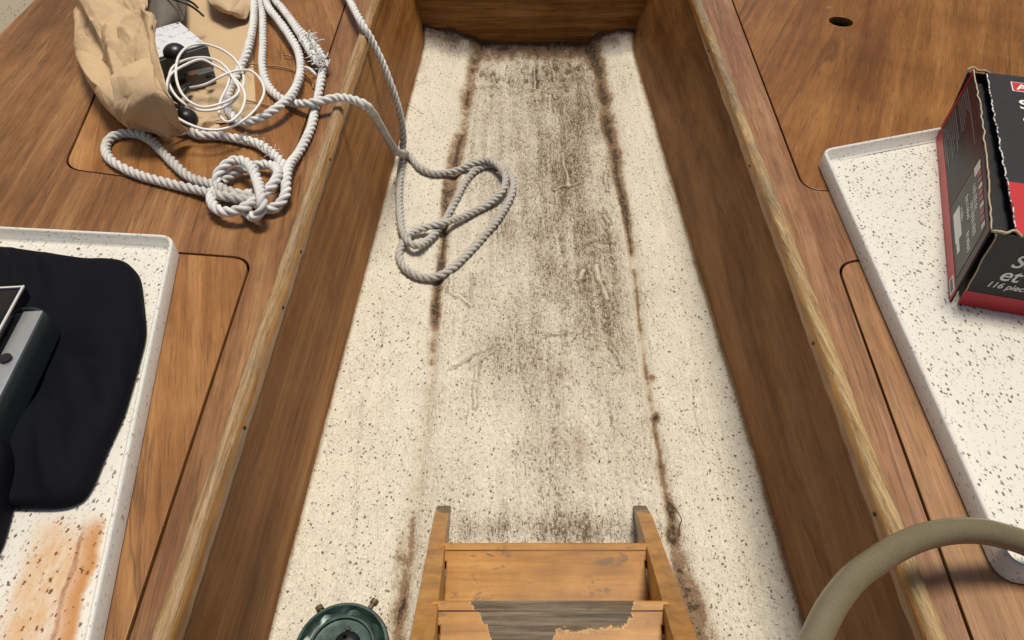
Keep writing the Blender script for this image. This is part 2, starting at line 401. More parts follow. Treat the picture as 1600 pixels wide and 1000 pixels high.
M_PLY_R = mat_ply('worn_top_edge_right', (.57, .42, .225), (.42, .275, .12), (.22, .12, .045), 5.0, True)
M_TRAY_L = mat_fleck('speckled_gelcoat_left', (.71, .685, .61), stain=(at(58, 900, .31).x, at(70, 800, .31).y, .034))
M_TRAY_R = mat_fleck('speckled_gelcoat_right', (.72, .70, .615))
M_RIM = mat_fleck('gelcoat_rim', (.72, .71, .66), chips=.45)
M_HULL = mat_fleck('hull_liner', (.66, .59, .45), chips=.8)
def plain(name, col, rough=.5, var=.15, scale=30, bump=.1, **kw):
    N = NT(name); o = N.obj(); t = N.noise(o, scale, 5, .65)
    c = N.mix(t, tuple(k * (1 - var) for k in col), tuple(min(1, k * (1 + var)) for k in col))
    return N.out(c, N.m('ADD', rough - .08, N.m('MULTIPLY', N.noise(o, scale * 1.7, 4), .16)), N.bump(N.noise(o, scale * 8, 3), bump, .0008), **kw)
M_DARK = plain('dark_locker_inside', (.020, .013, .009), .8)

def struct(o, parent_ok=True): o['kind'] = 'structure'; return o

# ------------------------------------------------------------------ the sole (cabin floor): one moulded sheet with real relief
def sole():
    nx, ny = 400, 1240
    ys = np.linspace(.02, BULK_Y + .015, ny); s = np.linspace(0, 1, nx)
    Y, Sx = np.meshgrid(ys, s, indexing='ij')
    XL = Lb(Y) - .004; XR = Rb(Y) + .004
    X = XL + (XR - XL) * Sx
    gl = [at(u, v, 0) for u, v in ((742, 92), (728, 170), (712, 260), (700, 330), (690, 400), (678, 500), (668, 600), (655, 720), (640, 850), (630, 940), (618, 1010))]
    gr = [at(u, v, 0) for u, v in ((930, 92), (945, 165), (958, 240), (972, 310), (985, 380), (998, 480), (1012, 570), (1026, 670), (1042, 770), (1060, 850), (1080, 940), (1096, 1010))]
    def line(g): g = sorted(g, key=lambda p: p.y); return np.interp(Y, [p.y for p in g], [p.x for p in g])
    wv = (fbm(Y * 9, Y * 0 + 3.3, 41) - .5) * .012
    GL = line(gl) + wv; GR = line(gr) - wv
    dl = X - GL; dr = X - GR
    Z = np.zeros_like(X)
    Z += np.where(dl < 0, .036 * np.clip(-dl / .16, 0, 1.4) ** 1.15, 0) + np.where(dr > 0, .036 * np.clip(dr / .16, 0, 1.4) ** 1.15, 0)
    Z -= .0055 * np.exp(-(dl / .012) ** 2) + .0065 * np.exp(-(dr / .012) ** 2)
    inside = (sstep(0, .02, dl) * sstep(0, .02, -dr))
    Z += .004 * inside
    # long soft ridges of the side mouldings
    Z += .0015 * np.exp(-((dl + .085 + .01 * np.sin(Y * 5)) / .006) ** 2) + .0013 * np.exp(-((dr - .085) / .006) ** 2)
    # far end: fillet that climbs the bulkhead at the sides
    fe = sstep(BULK_Y - .075, BULK_Y + .01, Y)
    side = np.clip(1 - inside, 0, 1)
    Z += fe * (.030 * side + .010) * (.6 + .8 * fbm(X * 30, Y * 30, 5))
    # gelcoat texture: wormy ripples, drag streaks, lumps
    wx = X + .006 * (fbm(X * 60, Y * 60, 71, 3) - .5); wy = Y + .006 * (fbm(X * 60, Y * 60, 83, 3) - .5)
    worm = 1 - np.abs(2 * fbm(wx * 150, wy * 110, 7, 3) - 1) * 2.2
    worm2 = 1 - np.abs(2 * fbm(wx * 260 + 9, wy * 190, 17, 2) - 1) * 2.0
    streak = fbm(wx * 260 + .6 * np.sin(Y * 30), Y * 9, 23, 3)
    smask = sstep(.46, .60, fbm(X * 7, Y * 3.2, 31)) * inside
    smask = np.maximum(smask, inside * np.exp(-((Y - 1.85) / .16) ** 2))
    lump = fbm(X * 22, Y * 18, 57)
    rough = .45 + .75 * inside
    Z += rough * (.0013 * (worm - .4) + .0006 * worm2) + .0045 * smask * (streak - .5) + .004 * (lump - .5)
    far_rip = np.exp(-((Y - 1.93) / .10) ** 2) * inside
    rip = 1 - np.abs(2 * fbm(wx * 75 + 2, wy * 28, 91, 3) - 1) * 2.6
    Z += .0060 * far_rip * rip
    # runs and beads of resin, drawn where they lie
    bead = np.zeros_like(X); bead_wide = np.zeros_like(X)
    beads = [([(880, 243), (883, 270), (886, 293)], 4), ([(866, 300), (876, 294), (890, 292), (905, 289)], 3), ([(932, 418), (936, 436), (944, 452), (948, 470)], 5),
             ([(742, 640), (741, 610), (747, 575)], 3), ([(732, 577), (752, 566), (772, 552)], 3), ([(912, 425), (907, 440)], 5), ([(800, 150), (815, 144), (838, 143), (862, 149), (870, 158)], 3),
             ([(834, 110), (835, 142)], 3), ([(902, 105), (905, 140), (912, 190)], 2), ([(877, 165), (879, 205), (880, 240)], 2), ([(955, 545), (966, 560), (972, 575)], 3),
             ([(860, 525), (878, 522)], 3), ([(700, 430), (705, 460), (722, 468), (735, 480)], 4), ([(735, 430), (738, 480)], 2), ([(700, 580), (735, 560), (770, 545)], 2), ([(950, 270), (948, 300)], 3),
             ([(905, 390), (930, 380), (960, 384)], 2), ([(770, 120), (780, 140)], 3), ([(795, 105), (792, 130)], 3), ([(860, 100), (866, 130)], 3), ([(945, 340), (950, 352)], 4),
             ([(1000, 440), (1030, 520)], 2), ([(1080, 600), (1095, 700)], 2), ([(570, 640), (560, 760), (552, 860)], 2), ([(600, 470), (590, 560)], 2), ([(1040, 300), (1055, 330)], 3), ([(650, 150), (668, 140)], 4), ([(640, 180), (660, 190)], 4)]
    for pts, wpx in beads:
        P = [at(u, v, 0) for u, v in pts]; hw = .0009 * wpx
        for a, b in zip(P[:-1], P[1:]):
            x0, x1 = min(a.x, b.x) - .03, max(a.x, b.x) + .03; y0, y1 = min(a.y, b.y) - .03, max(a.y, b.y) + .03
            i0, i1 = np.searchsorted(ys, (y0, y1))
            if i1 <= i0: continue
            xs_, ys_ = X[i0:i1] + .003 * (lump[i0:i1] - .5) * 6, Y[i0:i1]
            d = b - a; L2 = d.x ** 2 + d.y ** 2 + 1e-9
            t = np.clip(((xs_ - a.x) * d.x + (ys_ - a.y) * d.y) / L2, 0, 1)
            q = np.hypot(xs_ - a.x - t * d.x, ys_ - a.y - t * d.y)
            bead_wide[i0:i1] = np.maximum(bead_wide[i0:i1], np.exp(-(q / (hw * 1.9)) ** 2))
            bead[i0:i1] = np.maximum(bead[i0:i1], np.exp(-(q / hw) ** 2) * min(1, wpx / 4))
    Z += .0038 * bead
    # grime: settled in the hollows, thickest down the middle and at the forward end
    dens = .20 + .15 * inside
    blobs = [(880, 120, 95, 60, .40), (900, 200, 60, 60, .28), (890, 270, 50, 70, .32), (850, 360, 110, 90, .20), (880, 480, 90, 80, .20), (790, 230, 70, 90, .2), (950, 500, 40, 60, .3),
             (860, 690, 60, 90, .22), (900, 830, 130, 26, .34), (760, 830, 60, 22, .26), (940, 400, 40, 60, .28), (830, 560, 80, 50, .2), (650, 95, 20, 30, .5), (715, 80, 30, 14, .4), (620, 330, 20, 60, .15), (520, 760, 30, 60, -.1), (780, 680, 70, 60, -.22), (760, 500, 50, 60, -.05), (1000, 180, 30, 60, -.1)]
    for u, v, ru, rv, k in blobs:
        c = at(u, v); rx = abs(at(u + ru, v).x - c.x); ry = abs(at(u, v - rv).y - at(u, v + rv).y) / 2
        dens = dens + k * np.exp(-((X - c.x) / rx) ** 2 - ((Y - c.y) / ry) ** 2)
    dens = .30 + (dens - .30) * np.where(dens > .3, .8, 1)
    dens = dens * (.35 + .65 * fbm(X * 11, Y * 7, 61) + .65 * fbm(X * 75, Y * 5, 161)) + .18 * (fbm(X * 40, Y * 30, 63) - .5)
    h = .50 * fbm(wx * 330, wy * 300, 101, 3) + .30 * (1 - np.clip(worm, -.2, 1)) + .22 * (1 - np.clip(worm2, -.2, 1)) + .12
    h = h + smask * (.5 - streak) * .70 + .60 * far_rip * (.45 - rip) - .45 * bead
    halo = np.clip(bead_wide - 1.2 * bead, 0, 1)
    T = .92 - .36 * dens - .14 * halo
    dirt = sstep(T + .04, T + .36, h) * np.clip(.40 + .40 * dens, 0, 1)
    dirt = np.clip(dirt + .60 * halo * inside, 0, 1) * (1 - .85 * bead)
    tan = np.clip(sstep(.18, .95, dens) * .75 * (.6 + .8 * lump), 0, 1)
    endl = np.exp(-((Y - BULK_Y - .01) / .028) ** 2); dirt = np.clip(dirt + 1.0 * endl * (.35 + .9 * fbm(X * 35, Y * 35, 65)) + .5 * fe * (fbm(X * 45, Y * 45, 66) > .5), 0, 1)
    edge = np.exp(-((X - XL) / .006) ** 2) + np.exp(-((X - XR) / .006) ** 2)
    dirt = np.clip(dirt + edge * (.45 + .5 * fbm(X * 0, Y * 25, 68)), 0, 1); edge_r = np.exp(-((X - XR) / .010) ** 2) + .6 * np.exp(-((X - XL) / .007) ** 2)
    nb = fbm(X * 5 + 3, Y * 16, 77); nb2 = fbm(X * 90, Y * 70, 78)
    prof = lambda tab: np.interp(Y, [at(800, v).y for v, k in tab[::-1]], [k for v, k in tab[::-1]])
    sl = prof(((85, .75), (180, .65), (240, .75), (320, .85), (380, .8), (480, .95), (530, .6), (570, .45), (680, .36), (800, .34), (860, .35), (930, .5), (1010, .45)))
    sr = prof(((85, 1.0), (180, 1.0), (260, .95), (340, .75), (400, .55), (450, .42), (560, .42), (600, .55), (700, .5), (760, .55), (830, .6), (930, .6), (1010, .55)))
    wl_ = prof(((85, .016), (250, .013), (330, .008), (480, .008), (600, .010), (880, .012), (1010, .014))); wr_ = prof(((85, .017), (250, .013), (340, .008), (600, .006), (800, .008), (900, .016), (1010, .022)))
    nbr = fbm(X * 5 + 40, Y * 17, 79)
    bl = np.exp(-(dl / (wl_ * (.75 + 1.0 * nb))) ** 2) * sl * (.55 + .9 * nb); br = np.exp(-(dr / (wr_ * (.75 + 1.0 * nbr))) ** 2) * sr * (.55 + .9 * nbr)
    core = (np.exp(-(dl / (.32 * wl_)) ** 2) * sl * sstep(.42, .60, nb) + np.exp(-(dr / (.32 * wr_)) ** 2) * sr * sstep(.40, .58, nbr))  # dark middle of the groove grime, partly painted in place of groove shade
    brown = np.clip((bl + br) * (.50 + .8 * nb2) + .8 * core + .9 * sstep(BULK_Y - .15, BULK_Y - .03, Y) * inside * (.15 + 1.2 * fbm(X * 60, Y * 40, 96)) + 1.1 * np.exp(-((Y - BULK_Y - .006) / .014) ** 2) * (.5 + .8 * nb2), 0, 1)
    for u, v, ru, rv, k in ((1020, 590, 5, 6, 1), (1026, 650, 5, 8, 1), (1050, 795, 7, 9, 1.1), (1050, 835, 9, 16, 1.2), (1062, 900, 12, 34, .55), (1085, 960, 16, 34, .6), (632, 920, 6, 34, .9), (622, 880, 8, 50, .35), (695, 300, 6, 30, .9), (690, 425, 6, 16, .9), (680, 480, 6, 14, 1), (975, 320, 6, 22, .9), (905, 700, 14, 40, .45), (660, 270, 8, 8, .4)):
        c = at(u, v); rx = abs(at(u + ru, v).x - c.x); ry = abs(at(u, v - rv).y - at(u, v + rv).y) / 2
        brown = np.clip(brown + k * np.exp(-((X - c.x) / rx) ** 2 - ((Y - c.y) / ry) ** 2) * (.35 + 1.0 * nb2), 0, 1)
    brown = np.clip(brown + 1.3 * edge_r * (.35 + .8 * fbm(X * 20, Y * 22, 69)), 0, 1)
    me = from_np(np.stack([X, Y, Z], -1), grid_faces(ny, nx)[:, ::-1], 'sole')
    attr(me, 'dirt', dirt.ravel()); attr(me, 'brown', brown.ravel()); attr(me, 'tan', tan.ravel()); attr(me, 'dens', np.clip(dens * (1 - .8 * bead) + .3 * halo, 0, 1).ravel())
    return struct(link('floor', me, M_SOLE))
FLOOR = sole()
def sole_z(x, y):
    """approximate height of the sole under a point"""
    gl = np.interp(y, [.4, 2.05], [at(618, 1010).x, at(742, 92).x]); gr = np.interp(y, [.4, 2.05], [at(1096, 1010).x, at(930, 92).x])
    z = .004
    if x < gl: z = .036 * min(1.4, (gl - x) / .16) ** 1.15
    if x > gr: z = .036 * min(1.4, (x - gr) / .16) ** 1.15
    return z

# ------------------------------------------------------------------ forward panel, hull sides, deckhead
def slab(name, c, s, mat, bev=.002, rot=None):
    bm = bmesh.new(); box_bm(bm, c, s, rot, bev); return link(name, bm_mesh(bm), mat, auto=40)
struct(slab('bulkhead', (.05, BULK_Y + .011, .155), (.72, .018, .33), M_BULK))
struct(slab('berth_top', (.05, BULK_Y + .35, .330), (.80, .66, .018), M_LID_L))
def hull(side):
    n, mrow = 60, 24
    ys = np.linspace(YA - .1, 3.0, n); t = np.linspace(0, 1, mrow)
    Y, T = np.meshgrid(ys, t, indexing='ij')
    taper = .10 * np.clip((Y - 1.9) / 1.1, 0, 1) ** 2 * 4
    X = (HX + (.36 if side > 0 else 0) + .03 * np.clip(Y - .9, 0, 1) + .28 * T ** .8 - taper) + .010 * (fbm(Y * 9, T * 7, 3) - .5) + .006 * (fbm(Y * 40, T * 30, 4) - .5)
    Z = .24 + T * 1.16
    me = from_np(np.stack([X * side, Y, Z], -1), grid_faces(n, mrow))
    return struct(link('hull_side', me, M_HULL))
hull(-1); hull(1)

# ------------------------------------------------------------------ bunks: top, lids let into it, front panel, worn top edge
EDGE_W = .0195
def front_and_edge(root, side):
    ftop = LX if side < 0 else RX; fbot = Lb if side < 0 else Rb
    ys = np.linspace(YA, BULK_Y + .0, 60)
    def strip(cols, jitter=0, seed=1):
        """cols: list of functions y -> (x, z); closed section swept along y"""
        V = np.array([[(*((c(y))[:1]), y, c(y)[1]) for c in cols] for y in ys])
        if jitter:
            V[..., 0] += jitter * (fbm(V[..., 1] * 30, V[..., 2] * 200 + V[..., 0] * 100, seed) - .5)
            V[..., 2] += jitter * (fbm(V[..., 1] * 24, V[..., 2] * 200 + V[..., 0] * 100, seed + 9) - .5)
        F = grid_faces(len(ys), len(cols), True)
        return from_np(V, F)
    sgn = side
    zt = BZ - .016
    fx = lambda y, z: float(fbot(y) + (ftop(y) - fbot(y)) * (z - .02) / (zt - .02))
    me = strip([lambda y: (fx(y, -.02), -.02), lambda y: (fx(y, .08), .08), lambda y: (fx(y, .18), .18), lambda y: (fx(y, zt), zt), lambda y: (fx(y, zt) + sgn * .018, zt), lambda y: (fx(y, -.02) + sgn * .018, -.02)])
    link('front_panel', me, M_FRONT_L if side < 0 else M_FRONT_R, root, auto=40)
    e = lambda u, z: (lambda y: (float(ftop(y)) + sgn * (u * .70 - .003), BZ + z))
    ys = np.linspace(YA, BULK_Y, 420)
    cols = [e(.0005, -.0155), e(0, -.008), e(.0002, .001), e(.003, .006), e(.0075, .0095), e(.013, .0108), e(.019, .0106), e(.0245, .0092), e(.0275, .0055), e(.0285, .0012), e(.0285, -.0155)]
    me = strip(cols, .0032, 3 + side)
    idx = np.arange(len(me.polygons)) % len(cols)
    me.polygons.foreach_set('material_index', np.where((idx <= 2) | (idx >= 9), 1, 0).astype(np.int32))
    for u_, v_ in (((377, 665), (432, 477), (472, 390), (520, 246)) if side < 0 else ((1178, 256), (1118, 77), (1277, 533), (1372, 800))):
        y_ = at(u_, v_, BZ).y; bm = bmesh.new(); disc_bm(bm, (float(ftop(y_)) + sgn * -.0036, y_, BZ - .004), .0024, .0016, (-sgn, 0, 0), 10)
        link('nail_head', bm_mesh(bm), M_DARK, root, auto=40)
    link('edge_strip', me, [M_PLY_L if side < 0 else M_PLY_R, M_AMBER], root)
def xy(u, v): p = at(u, v, BZ); return (p.x, p.y)
def bunk(side, label, lids, m_top):
    root = thing('bunk', label, 'bunk', (side * .65, .9, 0))
    ft = LX if side < 0 else RX
    x0 = lambda y: float(ft(y)) + side * (EDGE_W - .002)
    hx = side * (HX + .02 + (.36 if side > 0 else 0))
    outer = [(x0(YA), YA), (x0(YF), YF), (hx + side * .03, YF), (hx, .9), (hx, YA)]
    holes = []
    for name, poly, rad, mat, hole in lids:
        lp = rounded(poly, rad)
        holes.append([tuple(p) for p in inset(lp, -.0030)])
    link('bunk_top', curve2d([outer] + holes, BZ - .015, BZ, .0010), m_top, root, auto=40)
    for name, poly, rad, mat, hole in lids:
        lp = [tuple(p) for p in inset(rounded(poly, rad), .0004)]
        loops = [lp]
        if hole:
            c = at(*hole[:2], BZ); loops.append([(c.x + hole[2] * math.cos(a), c.y + hole[2] * math.sin(a)) for a in np.linspace(0, 2 * np.pi, 40, endpoint=False)])
        o = link('locker_lid', curve2d(loops, BZ - .0155, BZ - .0006, .0010), mat, root, auto=40)
    bm = bmesh.new()                                            # the locker below the lids: dark floor and ledge
    x_in = x0(.9) + side * .002
    box_bm(bm, ((x_in + hx) / 2, (YA + 2.05) / 2, .10), (abs(hx - x_in) - .02, 2.05 - YA, .01))
    link('locker_bottom', bm_mesh(bm), M_DARK, root, smooth=False)
    front_and_edge(root, side)
    return root
def lid_left_fwd():
    a = xy(100, 262); b = xy(437, 306); c = xy(541, 0)
    d = xy(214, 0)
    ext = lambda p, q, yy: (p[0] + (q[0] - p[0]) * (yy - p[1]) / (q[1] - p[1]), yy)
    return [a, b, ext(b, c, 2.0), ext(a, d, 2.0)]
def lid_left_aft():
    b = xy(392, 404); a = xy(196, 1000)
    ext = lambda p, q, yy: (p[0] + (q[0] - p[0]) * (yy - p[1]) / (q[1] - p[1]), yy)
    t = xy(284, 396)
    l = (-.92, b[1] + (t[1] - b[1]) / (t[0] - b[0]) * (-.92 - b[0]))
    return [ext(b, a, -.05), b, l, (-.92, -.05)]
def lid_right_fwd():
    a = xy(1145, 0); b = xy(1258, 297); c = xy(1300, 292)
    ext = lambda p, q, yy: (p[0] + (q[0] - p[0]) * (yy - p[1]) / (q[1] - p[1]), yy)
    r = (1.33, b[1] + .01)
    return [b, r, (1.33, 2.1), ext(b, a, 2.1)]
def lid_right_aft():
    a = xy(1522, 1000); b = xy(1308, 408)
    ext = lambda p, q, yy: (p[0] + (q[0] - p[0]) * (yy - p[1]) / (q[1] - p[1]), yy)
    return [ext(b, a, -.05), (.95, -.05), (.95, b[1] + .01), b]
bunk(-1, 'left bunk of brown varnished plywood under the paper bag and knotted rope',
     [('f', lid_left_fwd(), [.035, .035, .02, .02], M_LID_L, None), ('a', lid_left_aft(), [0.02, .030, .02, .02], M_LID_L, None)], M_BUNK_L)
bunk(1, 'right bunk of brown varnished plywood with round finger hole, under the tool box tray',
     [('f', lid_right_fwd(), [.035, .02, .02, .02], M_LID_R, (1314, 33, .0245)), ('a', lid_right_aft(), [.02, .02, .02, .035], M_LID_RA, None)], M_BUNK_R)

# ------------------------------------------------------------------ speckled worktop trays lying on the bunks
def tray(name, label, poly, radii, mat, hgt=.024):
    root = thing(name, label, 'tray', (sum(p[0] for p in poly) / len(poly), sum(p[1] for p in poly) / len(poly), BZ))
    lp = rounded(poly, radii, 10); z = BZ + .0015
    r0 = ring(lp, z); r1 = ring(inset(lp, .0015), z + hgt * .9); r2 = ring(inset(lp, .0030), z + hgt); r3 = ring(inset(lp, .0055), z + hgt)
    r4 = ring(inset(lp, .0070), z + hgt * .92); r5 = ring(inset(lp, .0095), z + .0085); r6 = ring(inset(lp, .0140), z + .0062)
    bm = loft([r0, r1, r2, r3, r4, r5, r6], cap_last=False); link('rim', bm_mesh(bm), M_RIM, root)
    bm = bmesh.new(); vs = [bm.verts.new(v) for v in ring(inset(lp, .0138), z + .0062).tolist()]; f = bm.faces.new(vs)
    if f.normal.z < 0: f.normal_flip()
    bm.normal_update(); me = bpy.data.meshes.new('p')
    for fc in bm.faces:
        if fc.normal.z < 0: fc.normal_flip()
    bm.to_mesh(me); bm.free()
    link('tray_floor', me, mat, root, smooth=False)
    return root
TZ = BZ + .0077
pl = [xy(0, 373), xy(283, 388), xy(163, 1000)]
d01 = (pl[0][0] - pl[1][0], pl[0][1] - pl[1][1])
tl = (pl[1][0] + d01[0] * 1.25, pl[1][1] + d01[1] * 1.25)
ext = lambda p, q, yy: (p[0] + (q[0] - p[0]) * (yy - p[1]) / (q[1] - p[1]), yy)
br_ = ext(pl[1], pl[2], .02)
tray('worktop_tray', 'white speckled tray with rust stain, under the black cloth on the left bunk', [tl, pl[1], br_, (tl[0], .02)], [.02, .022, .02, .02], M_TRAY_L)
A = xy(1276, 254); B = xy(1560, 916); C = xy(1470, 217)
k = (.985 - A[0]) / (C[0] - A[0]); tr = (.985, A[1] + (C[1] - A[1]) * k)
B2 = (.985, B[1] + .03)
tray('worktop_tray', 'clean white speckled tray under the tool set box on the right bunk', [A, tr, B2, B], [.018, .01, .02, .030], M_TRAY_R, .025)

# ------------------------------------------------------------------ step ladder standing on the sole
def mat_ladder(name, wear):
    N = NT(name); o = N.obj()
    v = N.map(o, scale=(.08, 1, 1) if wear else (1, 1, .08))
    g = N.noise(v, 55, 5, .65, .4); b = N.noise(o, 14, 5, .65)
    c = N.ramp(N.m('ADD', N.m('MULTIPLY', g, .6), N.m('MULTIPLY', b, .4)), (.36, (.23, .094, .015)), (.52, (.39, .178, .032)), (.66, (.51, .262, .064)))
    dk = N.sm(N.noise(o, 42, 5, .7, .4), .60, .74)
    c = N.mix(N.m('MULTIPLY', dk, .75), c, (.12, .055, .022))
    at_w = N.n('Attribute', 2, dict(attribute_name='worn'))
    rag = N.m('ADD', at_w, N.m('MULTIPLY', N.m('SUBTRACT', N.noise(o, 30, 8, .74, .8), .5), 1.1))
    grey = N.mix(N.sm(N.noise(N.map(o, scale=(.05, 1, 1)), 190, 6, .75), .34, .68), (.070, .052, .033), (.225, .175, .118))
    gm = N.sm(rag, .475, .55)
    halo = N.m('MULTIPLY', N.sm(rag, .42, .485), N.m('SUBTRACT', 1.0, gm))
    c = N.mix(N.m('MULTIPLY', halo, .65), c, (.60, .40, .17))
    c = N.mix(gm, c, grey)
    spot = N.m('MULTIPLY', N.sm(N.noise(N.map(o, scale=(.45, 1, 1)), 60, 4, .6, .6), .555, .60), N.sm(N.noise(o, 16, 2), .46, .60))
    c = N.mix(N.m('MULTIPLY', spot, .75 if wear else .35), c, (.14, .088, .042))
    at_d = N.n('Attribute', 2, dict(attribute_name='grime'))
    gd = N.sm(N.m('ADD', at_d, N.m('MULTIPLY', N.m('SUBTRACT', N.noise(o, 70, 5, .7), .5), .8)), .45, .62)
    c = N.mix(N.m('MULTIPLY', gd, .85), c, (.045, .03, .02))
    nb = N.bump(N.m('SUBTRACT', N.m('MULTIPLY', g, .4), N.m('MULTIPLY', gm, .6)), .5, .0008)
    return N.out(c, N.m('ADD', .36, N.m('MULTIPLY', gm, .4)), nb, Coat_Weight=.04, Coat_Roughness=.3, Specular_IOR_Level=.25)
M_TREAD = mat_ladder('ladder_tread_varnish', True); M_STRING = mat_ladder('ladder_side_varnish', False)
def densify(me, n):
    bm = bmesh.new(); bm.from_mesh(me)
    bmesh.ops.subdivide_edges(bm, edges=bm.edges[:], cuts=n, use_grid_fill=True); bm.to_mesh(me); bm.free()
def set_attr(me, name, fn):
    attr(me, name, [fn(v.co) for v in me.vertices])
def ladder():
    up = Vector((0, -.345, .365)).normalized(); fwd = Vector((0, up.z, -up.y)).normalized(); L = 1.0      # along the rake; across it, facing forward and up
    foot = at(846.5, 790, .004); dep = .070
    F0 = Vector((foot.x, foot.y - dep / 2 / fwd.y, .004))
    root = thing('step_ladder', 'worn orange varnished wooden step ladder leaning at the near end of the well', 'ladder', F0)
    half = lambda s: .1445 - .078 * s                         # half width (to the middle of a side), tapering upwards
    lean = lambda s: -.021 * s
    th = .021
    for sg in (-1, 1):
        P = []
        for s in np.linspace(0, L, 26):
            c = F0 + up * s + Vector((sg * half(s) + lean(s), 0, 0))
            b0, f0 = -dep / 2, dep / 2
            ring_ = []
            for (a, b) in ((-.5, -.46), (-.46, -.5), (.46, -.5), (.5, -.46), (.5, .46), (.46, .5), (-.46, .5), (-.5, .46)):
                q = c + Vector((a * th, 0, 0)) + fwd * (b * dep)
                if s == 0: q = q + up * ((F0.z - q.z) / up.z)          # foot cut level with the sole
                ring_.append(tuple(q))
            P.append(ring_)
        bm = loft([np.array(r) for r in P], cap_last=True, cap_first=True)
        me = bm_mesh(bm)
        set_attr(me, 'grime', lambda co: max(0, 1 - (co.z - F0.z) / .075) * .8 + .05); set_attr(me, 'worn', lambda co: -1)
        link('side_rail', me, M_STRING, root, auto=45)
    def tread(s, worn):
        ff = F0 + Vector((0, dep / 2 / fwd.y, 0)) + up * s           # on the front face of the rails
        hw = half(s); zt = ff.z; cx = F0.x + lean(s)
        yf = ff.y + .004; yb = yf - .115
        # plank between the rails with a wider rounded nosing notched round them
        a = hw - th / 2 - .0006; b = hw + .001
        pts = [(-a, yb), (a, yb), (a, yf - .024), (b, yf - .024), (b, yf - .004), (b - .004, yf), (-b + .004, yf), (-b, yf - .004), (-b, yf - .024), (-a, yf - .024)]
        pts = [(cx + x, y) for x, y in pts]
        me = curve2d([pts], zt - .020, zt, .0015)
        bm = bmesh.new(); bm.from_mesh(me)
        bmesh.ops.triangulate(bm, faces=[f for f in bm.faces if len(f.verts) > 4]); 
        bmesh.ops.subdivide_edges(bm, edges=[e for e in bm.edges if e.calc_length() > .02], cuts=14, use_grid_fill=True)
        bmesh.ops.triangulate(bm, faces=bm.faces[:]); bm.to_mesh(me); bm.free()
        def wf(co):
            fx = (co.x - cx) / hw; fy = (yf - co.y) / .07
            if worn < .5: return -.3
            lim = float(np.interp(fx, [-1, -.62, -.52, -.42, -.08, .02, .5, .8, .95], [.12, .16, .26, .8, .8, .42, .36, .22, .08]))
            return .5 + (lim - fy) * 2.4 - (.7 if fy < .14 and abs(fx) > .62 else 0)
        set_attr(me, 'worn', wf)
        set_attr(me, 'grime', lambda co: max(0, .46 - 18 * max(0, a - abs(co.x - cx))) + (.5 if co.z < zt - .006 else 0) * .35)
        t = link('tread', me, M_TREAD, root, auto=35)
        V, F = None, None
        bm = bmesh.new(); box_bm(bm, (cx, yf - .0105, zt + .0001), (2 * b - .008, .0014, .0010), None, .0002)
        me = bm_mesh(bm); set_attr(me, 'worn', lambda co: -.3); set_attr(me, 'grime', lambda co: .75)
        link('nosing_groove', me, M_STRING, t, auto=40)
    tread(.222, 0); tread(.426, 1); tread(.630, 1); tread(.834, 1)
    return root
ladder()

# ------------------------------------------------------------------ ropes
def mat_rope():
    N = NT('laid_rope'); o = N.obj()
    soil = N.n('Attribute', 2, dict(attribute_name='soil')); n = N.noise(o, 60, 4, .6); f = N.noise(o, 900, 3, .7)
    c = N.mix(n, (.70, .70, .68), (.85, .85, .83))
    soil = N.m('ADD', soil, N.m('MULTIPLY', N.sm(N.noise(o, 28, 5, .7), .45, .70), .35), clamp=True)
    c = N.mix(soil, c, N.mix(n, (.36, .335, .29), (.50, .47, .42)))
    c = N.mix(N.m('MULTIPLY', N.sm(f, .52, .75), .40), c, (.26, .25, .24))
    crease_shade = N.n('Attribute', 2, dict(attribute_name='crease_shade'))
    c = N.mix(N.m('MULTIPLY', crease_shade, N.m('ADD', .5, N.m('MULTIPLY', n, .45))), c, (.13, .12, .11))  # shade between the strands, darkened in the colour
    return N.out(c, .85, N.bump(f, .6, .0010), Sheen_Weight=.15, Specular_IOR_Level=.2)
M_ROPE = mat_rope()
ROPE_R = .0080; LAY = .040
def rope_mesh(segs, soil_shades=None):
    """three-strand laid rope along each list of points"""
    Vs, Fs, so, cr, k = [], [], [], [], 0; sides = 30
    for q, pts in enumerate(segs):
        P, s = spline(pts, .0016)
        ph = 2 * np.pi * s / LAY + 2.2 * (fbm(s * 14, s * 0 + q + 3, 15, 2) - .5)
        a, b = .0043 * ROPE_R / .008, .0037 * ROPE_R / .008
        wob = 1 + .16 * (fbm(s * 45, s * 0 + q, 5, 3) - .5)
        def prof(th, i):
            p = (th - ph[i]) % (2 * np.pi / 3) - np.pi / 3
            return (b * np.cos(p) + np.sqrt(a * a - (b * np.sin(p)) ** 2)) * wob[i]
        V, F = sweep(P, prof, sides=sides)
        th = np.linspace(0, 2 * np.pi, sides, endpoint=False)[None] - ph[:, None]
        p = np.abs(th % (2 * np.pi / 3) - np.pi / 3) / (np.pi / 3)
        cr.append(np.clip((p - .72) / .28, 0, 1).ravel())
        sl = soil_shades[q] if soil_shades else 0
        sl = np.interp(np.linspace(0, 1, len(P)), np.linspace(0, 1, len(sl)), sl) if hasattr(sl, '__len__') else np.full(len(P), sl)
        so.append(np.repeat(sl, sides)); Vs.append(V); Fs.append(F + k); k += len(V)
    me = from_np(np.vstack(Vs), np.vstack(Fs)); attr(me, 'soil', np.concatenate(so)); attr(me, 'crease_shade', np.concatenate(cr)); return me
